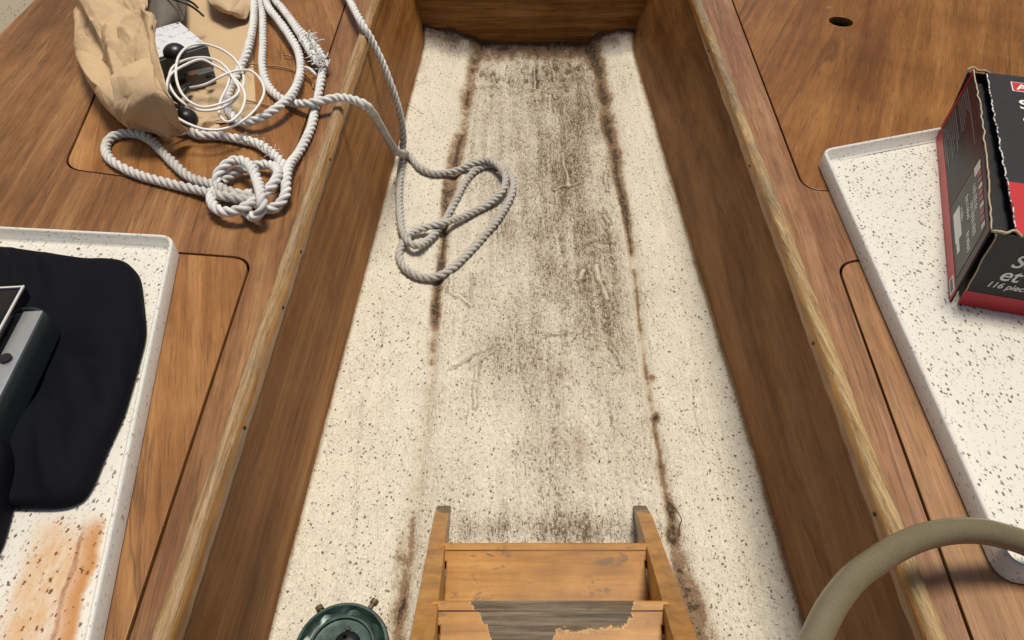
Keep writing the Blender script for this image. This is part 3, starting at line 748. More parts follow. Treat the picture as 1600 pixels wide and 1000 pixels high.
def fibres(centres, n, ln, rad, seed, spread=.008):
    rg = random.Random(seed); paths = []
    for i in range(n):
        c = Vector(rg.choice(centres)); d = Vector((rg.gauss(0, 1), rg.gauss(0, 1), abs(rg.gauss(0, .8)))).normalized()
        st = c + Vector((rg.gauss(0, spread), rg.gauss(0, spread), rg.gauss(0, spread * .4)))
        l = ln * rg.uniform(.4, 1.3); e = Vector((rg.gauss(0, 1), rg.gauss(0, 1), rg.gauss(0, .6))) * l * .3
        paths.append([st, st + d * l * .5 + e * .4, st + d * l + e])
    me = tube_mesh(paths, rad, 4, .004); n_ = len(me.vertices); attr(me, 'soil', np.full(n_, .05)); attr(me, 'crease_shade', np.zeros(n_)); return me
RZ = BZ + ROPE_R + .0005
D = ROPE_R * 1.9
def lay(pts): return [at(u, v, RZ + h * D) for u, v, h in pts]
def bunk_rope():
    root = thing('rope', 'white knotted rope coiled on the left bunk beside the paper bag', 'rope', at(420, 230, BZ))
    A1 = [(401, -45, 1.2), (398, -10, 1.0), (397, 15, .9), (395, 42, 1.0), (388, 74, 1.1), (378, 100, .6), (364, 128, .35), (356, 150, .3), (355, 166, .25), (364, 182, .25), (381, 191, .4), (406, 185, .9), (425, 174, 1.2), (440, 163, 1.35), (457, 146, 1.2), (469, 116, .9), (467, 84, .7), (453, 57, .8), (435, 31, .9), (417, 5, 1.0), (408, -45, 1.0)]
    A3 = [(417, -45, .2), (426, -6, .2), (448, 22, .2), (466, 45, .3), (481, 60, .4), (497, 78, .5), (505, 96, .5), (504, 112, .3), (499, 140, .1), (495, 160, 0), (491, 180, 0), (484, 205, 0), (467, 238, .1), (452, 259, .8), (447, 283, 1.2), (446, 303, .9), (435, 320, .5), (416, 326, .2), (399, 316, 0), (389, 300, 0)]
    A4 = [(437, 8, .5), (455, 32, .9), (468, 52, 1.0), (480, 72, 1.0), (490, 88, .9), (500, 98, .7)]
    tail = [(296, 205, 0), (314, 211, .1), (343, 212, 0), (377, 218, 0), (402, 224, .1), (422, 237, .2), (436, 250, .4), (444, 265, .3), (440, 280, .1)]
    bight = [(400, 312, -.1), (385, 306, .35), (360, 300, .8), (331, 288, .4), (306, 281, .1), (288, 271, 0), (268, 252, 0), (252, 236, 0), (232, 217, 0), (202, 208, 0), (174, 215, 0), (165, 233, 0), (177, 253, 0), (216, 273, 0), (270, 288, 0), (318, 299, .3), (348, 306, .9), (370, 310, .7), (388, 314, .2), (402, 320, -.1)]
    O = [(352, 300, 0), (341, 290, .2), (338, 279, .7), (343, 268, 1.1), (355, 256, 1.5), (371, 250, 1.6), (388, 256, 1.8), (398, 272, 1.9), (405, 292, 2.1), (409, 312, 2.2), (408, 328, 1.6), (399, 339, .8), (388, 334, .3), (382, 322, 0)]
    low = [(344, 296, .1), (334, 300, .3), (330, 312, .6), (338, 326, .7), (358, 331, .9), (382, 324, 1.3), (402, 311, 1.2), (419, 296, 1.6), (429, 284, 1.8), (435, 271, 1.6), (429, 261, .9), (416, 257, .5), (398, 260, .3), (386, 268, 0)]
    inner = [(345, 284, .3), (355, 277, .3), (370, 268, .3), (382, 264, .2)]
    link('laid_line', rope_mesh([lay(p) for p in (A1, A3, A4, tail, bight, O, low, inner)], [0, .0, .05, .05, [.55, .6, .65, .6, .5, .4, .3, .4, .5, .6, .6], .1, .12, .3]), M_ROPE, root)
    c = lay([(478, 60, .9), (484, 70, 1.1), (490, 80, 1.1), (497, 88, 1.0), (502, 97, .9), (505, 104, .7), (486, 64, .8)])
    f = link('frayed_splice', fibres(c, 150, .014, .0011, 3, .0055), M_ROPE, root)
    c2 = lay([(377, 217, .3), (395, 221, .3), (410, 229, .4), (422, 236, .4), (432, 246, .5), (440, 256, .5)])
    link('frayed_yarn', fibres(c2, 90, .008, .0005, 5, .005), M_ROPE, root)
    w = lay([(472, 106, .5), (481, 106, 1.0), (489, 112, 1.1), (494, 118, .8)])
    me = tube_mesh([w, lay([(500, 92, 1.2), (510, 96, 1.0), (511, 106, .6)]), lay([(488, 62, 1.3), (492, 74, 1.4), (490, 86, 1.2)])], .0026, 7); attr(me, 'soil', np.zeros(len(me.vertices))); attr(me, 'crease_shade', np.zeros(len(me.vertices)))
    link('loose_yarn', me, M_ROPE, root)
    return root
bunk_rope()
def fl(pts):
    out = []
    for u, v, h in pts:
        z = .01
        for _ in range(3):
            p = at(u, v, z); z = sole_z(p.x, p.y) + ROPE_R * .95 + h * D
        out.append(at(u, v, z))
    return out
def floor_rope():
    root = thing('rope', 'grey rope draped over the left bunk edge and looped on the sole', 'rope', at(700, 330, .01))
    start = [at(u, v, z) for u, v, z in ((520, -60, .33), (534, -25, .329), (547, 2, .328), (558, 23, .330), (569, 43, .322), (581, 64, .297), (597, 97, .255), (610, 130, .212), (620, 160, .170), (627, 188, .125), (630, 212, .083), (629, 236, .052))]
    mid = fl([(626, 268, .55), (624, 300, .3), (625, 330, .4), (629, 360, .6), (640, 379, .8), (655, 384, .5), (669, 375, .1), (680, 364, 0), (692, 350, 0), (703, 330, 0), (716, 305, 0), (730, 280, 0), (745, 265, .1), (764, 258, .1), (785, 262, .1), (799, 277, .1), (802, 295, .1), (793, 318, 0), (780, 340, 0), (757, 368, 0), (730, 397, 0), (703, 421, 0), (678, 433, 0), (653, 431, 0), (632, 418, 0), (624, 400, 0), (627, 384, 0), (634, 372, .05), (646, 363, .1), (664, 356, .45), (690, 349, 1.0), (715, 342, .5), (744, 329, .2), (768, 315, .4), (785, 298, .9), (790, 278, 1.0), (780, 260, 1.0), (763, 251, 1.0), (744, 254, .9), (720, 264, .2), (697, 270, 0), (675, 270, 0), (655, 261, 0), (643, 247, .05), (634, 240, .3)])
    end = [at(u, v, z) for u, v, z in ((627, 240, .075), (617, 234, .115), (604, 214, .190), (589, 188, .260), (574, 167, .318), (553, 156, .330), (526, 153, .328), (493, 160, .326), (470, 162, .318), (455, 160, RZ + .002), (436, 152, RZ), (419, 134, RZ), (410, 105, RZ), (411, 65, RZ), (410, 20, RZ + .003), (404, -20, RZ + .008), (400, -60, RZ + .01))]
    ns, nm, ne = len(start), len(mid), len(end)
    soil = [0.0] * (ns - 3) + [.15, .3, .5] + [.75] * (nm - 3) + [.6, .5, .35] + [.08] * ne  # floor length greyed: dirt plus the shade it lies in, put into colour
    link('laid_line', rope_mesh([start + mid + end], [soil]), M_ROPE, root)
floor_rope()
M_TWINE = plain('jute_twine', (.36, .20, .095), .8)
tw = [lay(p) for p in ([(372, 98, .0), (386, 99, .1), (410, 102, -.3), (436, 104, -.3), (460, 110, -.3), (478, 119, -.2), (487, 128, -.3), (490, 138, -.35)], [(443, 87, -.2), (450, 86, -.1), (457, 90, -.3)], [(384, 157, 0), (404, 161, -.3), (424, 166, -.3)])]
o = origin(link('twine', tube_mesh(tw, .0016, 6), M_TWINE)); tag(o, 'thin brown twine under the white rope on the left bunk', 'twine')

# ------------------------------------------------------------------ crumpled paper bag
def mat_paper():
    N = NT('kraft_paper'); o = N.obj(); n = N.noise(o, 14, 5, .6); f = N.noise(o, 260, 4, .7)
    c = N.mix(n, (.45, .315, .18), (.57, .42, .255)); c = N.mix(N.m('MULTIPLY', f, .25), c, (.62, .47, .30))
    g = N.sm(N.noise(o, 26, 5, .7), .60, .78); c = N.mix(N.m('MULTIPLY', g, .25), c, (.25, .145, .07))
    return N.out(c, .75, N.bump(N.m('ADD', f, N.m('MULTIPLY', n, 2.0)), .25, .001), Specular_IOR_Level=.25)
M_PAPER = mat_paper()
from mathutils.geometry import delaunay_2d_cdt
def facets(U, V, size, seed, aniso=1.6):
    """height field of flat random triangles: the ridges and valleys of creased paper"""
    rg = np.random.default_rng(seed); lu, lv = U.max(), V.max(); V2 = V / aniso; lv /= aniso
    n = int(max(6, lu * lv / size ** 2))
    pts = [Vector((a * lu * 1.3 - .15 * lu, b * lv * 1.3 - .15 * lv)) for a, b in rg.random((int(n * 1.7), 2))] + [Vector(c) for c in ((-lu, -lv), (2 * lu, -lv), (2 * lu, 2 * lv), (-lu, 2 * lv))]
    vs, _, fs, *_ = delaunay_2d_cdt(pts, [], [], 0, 1e-6)
    h = rg.normal(size=len(vs)); out = np.zeros_like(U)
    for f in fs:
        (x0, y0), (x1, y1), (x2, y2) = vs[f[0]], vs[f[1]], vs[f[2]]
        m = (U >= min(x0, x1, x2)) & (U <= max(x0, x1, x2)) & (V2 >= min(y0, y1, y2)) & (V2 <= max(y0, y1, y2))
        if not m.any(): continue
        d = (y1 - y2) * (x0 - x2) + (x2 - x1) * (y0 - y2)
        if abs(d) < 1e-12: continue
        u = U[m]; v = V2[m]
        a = ((y1 - y2) * (u - x2) + (x2 - x1) * (v - y2)) / d; b = ((y2 - y0) * (u - x2) + (x0 - x2) * (v - y2)) / d; c = 1 - a - b
        val = a * h[f[0]] + b * h[f[1]] + c * h[f[2]]; ok = (a >= -1e-6) & (b >= -1e-6) & (c >= -1e-6)
        q = out[m]; q[ok] = val[ok]; out[m] = q
    return out
def sheet(P, amp, seed):
    """grid of points -> crumpled along its normals"""
    du = np.gradient(P, axis=0); dv = np.gradient(P, axis=1); n = np.cross(du, dv); n /= np.linalg.norm(n, axis=-1)[..., None] + 1e-9
    V = np.cumsum(np.linalg.norm(du, axis=-1).mean(1))[:, None] * np.ones(P.shape[:2]); U = np.cumsum(np.linalg.norm(dv, axis=-1).mean(0))[None] * np.ones(P.shape[:2])
    U = U + .008 * (fbm(U * 25, V * 25, seed) - .5); V = V + .008 * (fbm(U * 25 + 9, V * 25, seed + 1) - .5)
    U = U - U.min(); V = V - V.min()
    c = facets(U, V, .060, seed, 2.4) + .30 * facets(U, V, .026, seed + 2, 1.8) + .035 * facets(U, V, .010, seed + 3, 1.1)
    Q = P + n * (c * amp)[..., None]
    Q[..., 2] = np.maximum(Q[..., 2], BZ + .0012 + .0005 * c)
    return Q
def interp_rows(keys, n, step=None):
    """keys: rows of px points (u, v, z) at increasing t; returns n x m x 3 smooth in t"""
    K = np.array([[tuple(at(*p)) for p in row] for row in keys])
    m = K.shape[1]; cols = [spline([Vector(K[i, j]) for i in range(len(K))], .001)[0] for j in range(m)]
    return np.stack([np.stack([np.interp(np.linspace(0, 1, n), np.linspace(0, 1, len(c)), c[:, k]) for k in range(3)], 1) for c in cols], 1)
def resample_cols(P, m):
    out = []
    for row in P:
        q, s = spline([Vector(p) for p in row], .001)
        d = np.linspace(0, 1, len(q)); t = np.linspace(0, 1, m); out.append(np.stack([np.interp(t, d, q[:, k]) for k in range(3)], 1))
    return np.array(out)
def paper_bag():
    root = thing('paper_bag', 'torn crumpled brown paper bag lying open on the left bunk', 'bag', at(250, 120, BZ))
    z0 = BZ + .002
    # each row: right edge of the under sheet, across below, left outline, ridge, folded-over rim
    rows = []
    L = [(116, -60), (113, 0), (117, 55), (128, 105), (147, 146), (176, 178), (206, 196)]
    RG = [(185, -70), (182, -8), (186, 45), (193, 95), (205, 140), (222, 172), (236, 190)]
    RE = [(232, -60), (229, 5), (228, 48), (232, 88), (240, 125), (256, 165), (268, 192)]
    BR = [(398, -60), (398, 0), (394, 50), (396, 100), (399, 150), (396, 178), (352, 192)]
    HT = [.10, .105, .105, .10, .09, .065, .035]
    for i in range(7):
        (lu, lv), (gu, gv), (eu, ev), (bu, bv), h = L[i], RG[i], RE[i], BR[i], HT[i]
        rows.append([(bu, bv, z0), (bu - 40, bv + 2, z0 + .004), ((bu + lu) / 2 + 20, (bv + lv) / 2 + 4, z0), (lu + 42, lv + 14, z0 + .001), (lu + 8, lv + 6, z0 + h * .22), (lu, lv, z0 + h * .5), ((lu + gu) / 2 - 6, (lv + gv) / 2 - 2, z0 + h * .9), (gu, gv, z0 + h * .95), ((gu + eu) / 2, (gv + ev) / 2, z0 + h * .96), (eu, ev, z0 + h * .84)])
    P = resample_cols(interp_rows(rows, 220), 320)
    s = np.linspace(0, 1, 320)[None, :] * np.ones((220, 1)); t = np.linspace(0, 1, 220)[:, None] * np.ones((1, 320))
    amp = .0045 + .0095 * sstep(.60, .78, s)
    Q = sheet(P, amp, 21)
    # torn, jagged rim
    jag = .010 * (fbm(t * 26, s * 0 + 2, 9) - .5) * sstep(.93, 1, s)
    Q[..., 0] += jag; Q[..., 1] -= jag * .6
    me = from_np(Q, grid_faces(220, 320)); o = link('bag_wall', me, M_PAPER, root)
    # lighter crumpled fold that hangs over the mouth, with its pointed lower corner
    F = [[(172, 70, 0.406), (196, 28, 0.431), (222, 20, 0.438), (236, 48, 0.434)],
         [(178, 110, 0.404), (205, 75, 0.428), (232, 66, 0.436), (246, 85, 0.430)],
         [(176, 140, 0.398), (205, 120, 0.421), (236, 110, 0.430), (256, 118, 0.422)],
         [(180, 168, 0.381), (208, 150, 0.406), (240, 142, 0.414), (264, 150, 0.406)],
         [(184, 188, 0.358), (212, 178, 0.378), (246, 172, 0.384), (272, 178, 0.378)],
         [(205, 197, 0.332), (228, 196, 0.346), (256, 198, 0.352), (284, 198, 0.346)],
         [(240, 206, 0.315), (254, 212, 0.318), (266, 216, 0.324), (298, 207, 0.322)]]
    P = resample_cols(interp_rows(F, 200), 140)
    Q = sheet(P, .0150, 33); me = from_np(Q, grid_faces(200, 140)); link('torn_fold', me, M_PAPER, root)
    F = [[(322, -40, .335), (350, -40, .345), (372, -40, .340), (396, -40, .318)], [(325, -2, .338), (350, -6, .350), (374, -2, .342), (394, 0, .318)], [(338, 14, .330), (354, 16, .340), (372, 18, .332), (388, 20, .312)], [(352, 22, .318), (362, 26, .322), (372, 28, .318), (384, 32, .308)]]
    link('torn_flap', from_np(sheet(resample_cols(interp_rows(F, 60), 50), .0042, 44), grid_faces(60, 50)), M_PAPER, root)
    F = [[(270, 196, .330), (290, 192, .322), (312, 186, .316), (340, 180, .308)], [(272, 206, .322), (294, 200, .316), (316, 195, .310), (342, 190, .305)], [(268, 216, .312), (296, 209, .308), (318, 204, .305), (344, 198, .303)]]
    link('front_lip', from_np(sheet(resample_cols(interp_rows(F, 30), 60), .0035, 52), grid_faces(30, 60)), M_PAPER, root)
    for c in root.children:
        mo = c.modifiers.new('thickness', 'SOLIDIFY'); mo.thickness = .0007
    return root
paper_bag()

# ------------------------------------------------------------------ what lies in the mouth of the bag
M_BLACK = plain('black_plastic', (.010, .010, .011), .35, .3); M_RUBBER = plain('black_rubber', (.012, .012, .013), .5, .3)
M_GREY = plain('grey_enamel', (.115, .110, .100), .5, .35, 60); M_METAL = plain('scratched_steel', (.42, .41, .40), .35, .3, 80, Metallic=.85)
M_POUCH = plain('grey_fabric', (.135, .115, .092), .8, .3, 40, .5); M_WIRE = plain('white_cable', (.80, .79, .76), .4, .06)
def mat_plate():
    N = NT('chipped_white_paint'); o = N.obj(); n = N.noise(o, 90, 4, .7)
    c = N.mix(N.sm(n, .56, .66), (.66, .67, .70), (.30, .30, .31)); c = N.mix(flecks(N, o, 190, .35, .35), c, (.12, .12, .12))
    return N.out(c, .4, N.bump(n, .3, .0006))
M_PLATE = mat_plate()
def dome(c, r, h, axis, seg=28, rings=10, squash=1.0):
    bm = bmesh.new(); bmesh.ops.create_uvsphere(bm, u_segments=seg, v_segments=rings * 2, radius=1)
    for v in bm.verts:
        if v.co.z < 0: v.co.z *= .55; 
    M = Matrix.Translation(Vector(c)) @ Vector(axis).to_track_quat('Z', 'Y').to_matrix().to_4x4() @ Matrix.Diagonal((r, r, h, 1))
    bmesh.ops.transform(bm, matrix=M, verts=bm.verts[:]); return bm_mesh(bm)
def switch_box():
    z = .362
    T = at(281, 36, z); Rr = at(321, 70, z); Lc = at(231, 80, z)
    e1 = (Rr - T); w1 = e1.length; e1.normalize(); e2 = Vector((-e1.y, e1.x, 0)); 
    if e2.dot(Lc - T) < 0: e2 = -e2
    w2 = .100
    c = T + e1 * w1 / 2 + e2 * w2 / 2
    rot = Matrix((e1, e2, e1.cross(e2))).transposed()
    if rot.determinant() < 0: rot = Matrix((e1, e2, -e1.cross(e2))).transposed()
    root = thing('switch_box', 'grey switch box with chipped white faceplate and black knob inside the paper bag', 'switch box', (c.x, c.y, BZ + .012))
    bm = bmesh.new(); box_bm(bm, (c.x, c.y, (z + BZ + .014) / 2 - .001), (w1 + .006, w2 + .006, z - BZ - .016), rot, .003); link('housing', bm_mesh(bm), M_GREY, root, auto=40)
    bm = bmesh.new(); box_bm(bm, c + Vector((0, 0, .0012)), (w1, w2, .003), rot, .0008); link('faceplate', bm_mesh(bm), M_PLATE, root, auto=40)
    for p in (T + (e1 + e2) * .006, T + e1 * (w1 - .006) + e2 * .006):
        bm = bmesh.new(); disc_bm(bm, p + Vector((0, 0, .0035)), .0032, .0018, seg=14); link('screw', bm_mesh(bm), M_METAL, root, auto=40)
    k = at(272, 79, z + .014)
    link('knob', dome((k.x, k.y, z + .010), 0.0200, .016, (0, 0, 1)), M_BLACK, root)
switch_box()
k = at(289, 182, .328)
o = origin(link('ball_knob', dome((k.x, k.y, .322), .0200, .019, (.2, .1, 1)), M_BLACK)); tag(o, 'round black plastic knob at the lower lip of the paper bag', 'knob')
P = sheet(resample_cols(interp_rows([[(228, -50, .365), (250, -50, .378), (272, -50, .375), (290, -45, .345)], [(232, 5, .360), (250, 0, .378), (268, 4, .374), (290, 22, .345)], [(232, 40, .352), (246, 36, .366), (262, 36, .362), (276, 40, .345)], [(234, 66, .340), (244, 64, .345), (254, 60, .342), (262, 56, .335)]], 50), 50), .0022, 61)
o = link('pouch', from_np(P, grid_faces(50, 50)), M_POUCH); o.modifiers.new('t', 'SOLIDIFY').thickness = .002; origin(o); tag(o, 'dull grey fabric pouch tucked in the paper bag above the switch box', 'pouch')
def bracket():
    c = at(312, 118, .325); root = thing('shackle_block', 'small grey metal block with reddish cheek in the bag under the white cable', 'block', (c.x, c.y, BZ + .008))
    rot = Matrix.Rotation(.5, 3, 'Z')
    bm = bmesh.new(); box_bm(bm, (c.x, c.y, .322), (.052, .022, .022), rot, .005); link('body', bm_mesh(bm), M_GREY, root, auto=40)
    q = at(300, 114, .336); bm = bmesh.new(); box_bm(bm, (q.x, q.y, .334), (.016, .016, .006), rot, .002); link('cheek', bm_mesh(bm), plain('red_brown_paint', (.17, .070, .045), .6, .3), root, auto=40)
    q = at(326, 116, .336); bm = bmesh.new(); disc_bm(bm, (q.x, q.y, .334), .0065, .005, seg=18); link('eye', bm_mesh(bm), M_BLACK, root, auto=40)
bracket()
bw = [[at(*p) for p in q] for q in ([(262, 128, .335), (266, 145, .322), (276, 152, .320), (288, 142, .326), (296, 132, .325)], [(268, 150, .316), (282, 160, .314), (284, 172, .316)])]
o = origin(link('strap', tube_mesh(bw, .0055, 8), M_RUBBER)); tag(o, 'short black rubber strap inside the paper bag between the two knobs', 'strap')
bw = [[at(*p) for p in q] for q in ([(240, -25, .385), (265, -4, .386), (290, 5, .380), (305, 14, .366), (318, 25, .345)], [(262, -25, .384), (282, -6, .384), (300, 4, .374), (309, 12, .360)])]
o = origin(link('cable', tube_mesh(bw, .0022, 8), M_BLACK)); tag(o, 'thin black cable lying across the top of the paper bag', 'cable')
def zc(pts, z):                                             # px of the zoomed crop the coil was read from
    return [at(220 + x / 4.348, y / 4.348, z + dz) for x, y, dz in pts]
coil = zc([(335, 596, -.008), (400, 585, 0), (460, 565, .004), (530, 528, .010), (600, 495, .012), (670, 478, .010), (745, 482, .004), (805, 530, 0), (838, 610, -.006), (815, 690, -.012), (750, 775, -.018), (650, 845, -.022), (540, 880, -.022), (430, 878, -.018), (330, 845, -.012), (255, 805, -.004), (205, 765, .004), (185, 690, .012), (175, 600, .014),
           (200, 510, .014), (300, 442, .014), (410, 405, .013), (510, 450, .010), (600, 505, .008), (675, 575, .004), (708, 650, 0), (690, 740, -.006), (640, 805, -.012), (585, 828, -.014), (542, 790, -.014), (530, 730, -.012), (550, 665, -.008), (585, 595, -.002), (610, 530, .004), (650, 560, .004), (662, 640, 0), (610, 705, -.004), (520, 742, -.004), (420, 752, -.002), (330, 725, 0), (250, 665, .002), (205, 600, .004), (190, 540, .006),
           (215, 460, .008), (290, 412, .012), (400, 390, .015), (500, 405, .015), (575, 455, .013), (630, 540, .008), (668, 612, .004), (620, 670, .004), (520, 712, .006), (420, 728, .008), (330, 690, .009), (265, 610, .010), (238, 500, .013), (255, 390, .018), (320, 318, .020), (420, 298, .018), (530, 328, .014), (620, 385, .008), (680, 465, .002), (700, 540, 0), (690, 600, -.004)], .362)
o = origin(link('cable_coil', tube_mesh([coil], .0023, 8, .003), M_WIRE)); tag(o, 'thin white cable coiled loosely over the paper bag', 'cable')

# ------------------------------------------------------------------ black cloth and the instrument on the left tray
def mat_cloth():
    N = NT('black_cloth'); o = N.obj(); n = N.noise(o, 500, 2)
    return N.out(N.mix(N.noise(o, 8, 3), (.0024, .0030, .0056), (.0042, .0052, .0090)), .8, N.bump(n, .3, .0005), Specular_IOR_Level=.11)
M_CLOTH = mat_cloth()
def cloth(name, label, px, rad, top, seed):
    P = [at(u, v, TZ + .008) for u, v in px]; lp = rounded([(p.x, p.y) for p in P], rad, 6)
    Q, _ = spline([Vector((*p, 0)) for p in lp + [lp[0]]], .006); Q = Q[:-1]
    for _ in range(6): Q = (np.roll(Q, 1, 0) + Q + np.roll(Q, -1, 0)) / 3
    lp = [tuple(q[:2]) for q in Q]
    loops = [ring(lp, TZ + .0015), ring(inset(lp, -.002), TZ + .006)]; c = np.mean(np.array(lp), 0)
    for k, (f, h) in enumerate(((1, .8), (.97, 1.0), (.9, 1.06), (.8, 1.08), (.68, 1.05), (.55, 1.0), (.42, 1.0), (.3, 1.02), (.18, 1.0), (.06, 1))):
        q = c + (np.array(lp) - c) * f; z = TZ + top * h
        zz = z + .020 * (fbm(q[:, 0] * 14, q[:, 1] * 10, seed) - .5) * min(1, (1 - f) * 6 + .15) + .010 * (1 - 2 * np.abs(2 * fbm(q[:, 0] * 22 + q[:, 1] * 14, q[:, 1] * 5, seed + 3, 2) - 1)) * min(1, (1 - f) * 8)
        loops.append(np.c_[q, zz])
    o = origin(link(name, bm_mesh(loft(loops, True, False)), M_CLOTH)); tag(o, label, 'cloth')
cloth('cloth', 'large black padded cloth spread on the stained left tray', [(-60, 385), (20, 391), (95, 402), (150, 410), (172, 406), (200, 412), (218, 432), (222, 470), (227, 520), (208, 590), (190, 650), (165, 700), (140, 765), (120, 788), (85, 791), (20, 789), (-60, 790)], .012, .016, 3)
cloth('cloth', 'smaller black cloth bundle at the lower left corner over the rust stain', [(-90, 680), (5, 690), (24, 702), (29, 725), (24, 762), (14, 800), (2, 845), (-10, 880), (-90, 890)], .012, .030, 8)
def instrument():
    z1 = TZ + .052
    K = at(76, 476, z1); M2 = at(0, 628, z1)
    e1 = M2 - K; e1.z = 0; e1.normalize(); e2 = Vector((e1.y, -e1.x, 0))
    if e2.x > 0: e2 = -e2
    root = thing('instrument', 'black boxed electronic instrument with silver strip lying on the black cloth', 'instrument', K + e1 * .12 + e2 * .07 - Vector((0, 0, .035)))
    rot = Matrix((e1, e2, Vector((0, 0, 1)))).transposed()
    if rot.determinant() < 0: rot = Matrix((e1, e2, Vector((0, 0, -1)))).transposed()
    q = lambda a, b, z: K + e1 * a + e2 * b + Vector((0, 0, z))
    M_CASE = plain('dark_teal_plastic', (.012, .018, .020), .35, .2); M_SILV = plain('brushed_silver', (.50, .52, .52), .30, .12, 60, Metallic=.7); M_GLASS = plain('black_glass', (.006, .006, .007), .08, .1, 10, .0); M_LINE = plain('light_bezel', (.62, .60, .56), .35, .1)
    loc = lambda p: ((p - K).dot(e1), (p - K).dot(e2))
    s0 = loc(at(41, 478, z1 + .003)); s1 = loc(at(63, 493, z1 + .003)); g0 = loc(at(40, 447, z1 + .012))
    sw = s0[1] - s1[1]; sb = (s0[1] + s1[1]) / 2; sa = (s0[0] + s1[0]) / 2
    lp = rounded([(0, 0), (.30, 0), (.30, .22), (0, .22)], [.026, .02, .02, .02], 8)
    def lr(d, z): p = inset(lp, d); return np.array([tuple(q(a, b, z)) for a, b in p])
    link('case', bm_mesh(loft([lr(-.006, -.034), lr(-.004, -.012), lr(0, -.002), lr(.0025, 0), lr(.006, 0), lr(.008, -.004), lr(.018, -.005)], True, True)), M_CASE, root, auto=50)
    bm = bmesh.new(); box_bm(bm, q(sa + .125, sb, -.0005), (.25, sw, .007), rot, .0015); link('silver_strip', bm_mesh(bm), M_SILV, root, auto=40)
    bm = bmesh.new(); disc_bm(bm, q(sa + .078, sb + .002, .0045), .0070, .004); link('button', bm_mesh(bm), M_BLACK, root, auto=40)
    bm = bmesh.new(); box_bm(bm, q(g0[0] + .1175, g0[1] + .055, .003), (.235, .110, .018), rot, .003); s_ = link('screen', bm_mesh(bm), M_GLASS, root, auto=40)
    bm = bmesh.new()
    for cc, ss in (((g0[0] + .1175, g0[1] + .002), (.235, .0026)), ((g0[0] + .002, g0[1] + .055), (.0026, .106)), ((g0[0] + .1175, g0[1] + .108), (.235, .0026))): box_bm(bm, q(*cc, .0125), (*ss, .0028), rot, .0006)
    link('bezel', bm_mesh(bm), M_LINE, s_, auto=40)
    bm = bmesh.new(); disc_bm(bm, q(.030, .013, -.003), .0035, .003, seg=16); link('screw', bm_mesh(bm), M_BLACK, root, auto=40)
instrument()

# ------------------------------------------------------------------ round green fitting beside the ladder
def fitting():
    c = at(533, 1012, .062); cz = .062
    root = thing('round_fitting', 'dark green round metal fitting with two lugs beside the step ladder', 'fitting', (c.x, c.y, sole_z(c.x, c.y)))
    N = NT('green_patina'); o = N.obj(); n = N.noise(o, 40, 5, .7); ang = N.noise(o, 90, 4, .6)
    col = N.ramp(n, (.36, (.012, .026, .024)), (.55, (.022, .060, .048)), (.70, (.045, .095, .085))); col = N.mix(N.sm(ang, .60, .72), col, (.065, .075, .078))
    M_PAT = N.out(col, N.m('ADD', .22, N.m('MULTIPLY', ang, .25)), N.bump(ang, .25, .001), Metallic=.25)
    def rev(prof, seg=64, hexa=()):
        loops = []
        for r, z, hx in prof:
            a = np.linspace(0, 2 * np.pi, seg, endpoint=False)
            k = 1.0 if not hx else np.cos(np.pi / 8) / np.cos((a + .2) % (np.pi / 4) - np.pi / 8)
            loops.append(np.c_[c.x + r * k * np.cos(a), c.y + r * k * np.sin(a), np.full(seg, z)])
        return bm_mesh(loft(loops, True, False))
    zb = sole_z(c.x, c.y) + .0005
    link('bowl', rev([(.036, zb, 0), (.044, zb + .006, 0), (.055, .040, 0), (.0575, .050, 0), (.0575, .060, 0), (.0560, .0625, 0), (.0530, .0625, 0), (.0505, .0575, 1), (.0440, .0560, 1), (.0425, .0600, 1), (.0400, .0610, 0), (.0375, .0610, 0), (.0365, .0575, 0), (.030, .0570, 0), (.0150, .0580, 0)]), M_PAT, root, auto=28)
    k = at(541, 1003, .066)
    cap = link('centre_cap', dome((k.x, k.y, .0580), .0165, .010, (0, 0, 1)), M_BLACK, root)
    bm = bmesh.new(); st = at(539, 995, .0675)
    vs = []
    for i in range(10):
        a = i * math.pi / 5 + .3; r = .0036 if i % 2 == 0 else .0014
        vs.append(bm.verts.new((st.x + r * math.cos(a), st.y + r * math.sin(a), .0690)))
    f = bm.faces.new(vs); bmesh.ops.solidify(bm, geom=[f], thickness=.0030); link('star_mark', bm_mesh(bm), M_WIRE, cap, smooth=False)
    for a, ln in ((62, .012), (125, .007)):
        d = Vector((math.cos(R(a)), math.sin(R(a)), 0)); b = Vector((c.x, c.y, .056)) + d * .056
        bm = bmesh.new(); disc_bm(bm, b + d * ln / 2, .0032, ln, d, 12); disc_bm(bm, b + d * ln, .0052, .006, d, 14); link('lug', bm_mesh(bm), plain('brown_brass', (.11, .075, .035), .45, .3), root, auto=40)
    bm = bmesh.new(); p = at(544, 982, .0575); disc_bm(bm, (p.x, p.y, .0585), .0035, .004, seg=14); link('rivet', bm_mesh(bm), M_BLACK, root, auto=40)
fitting()

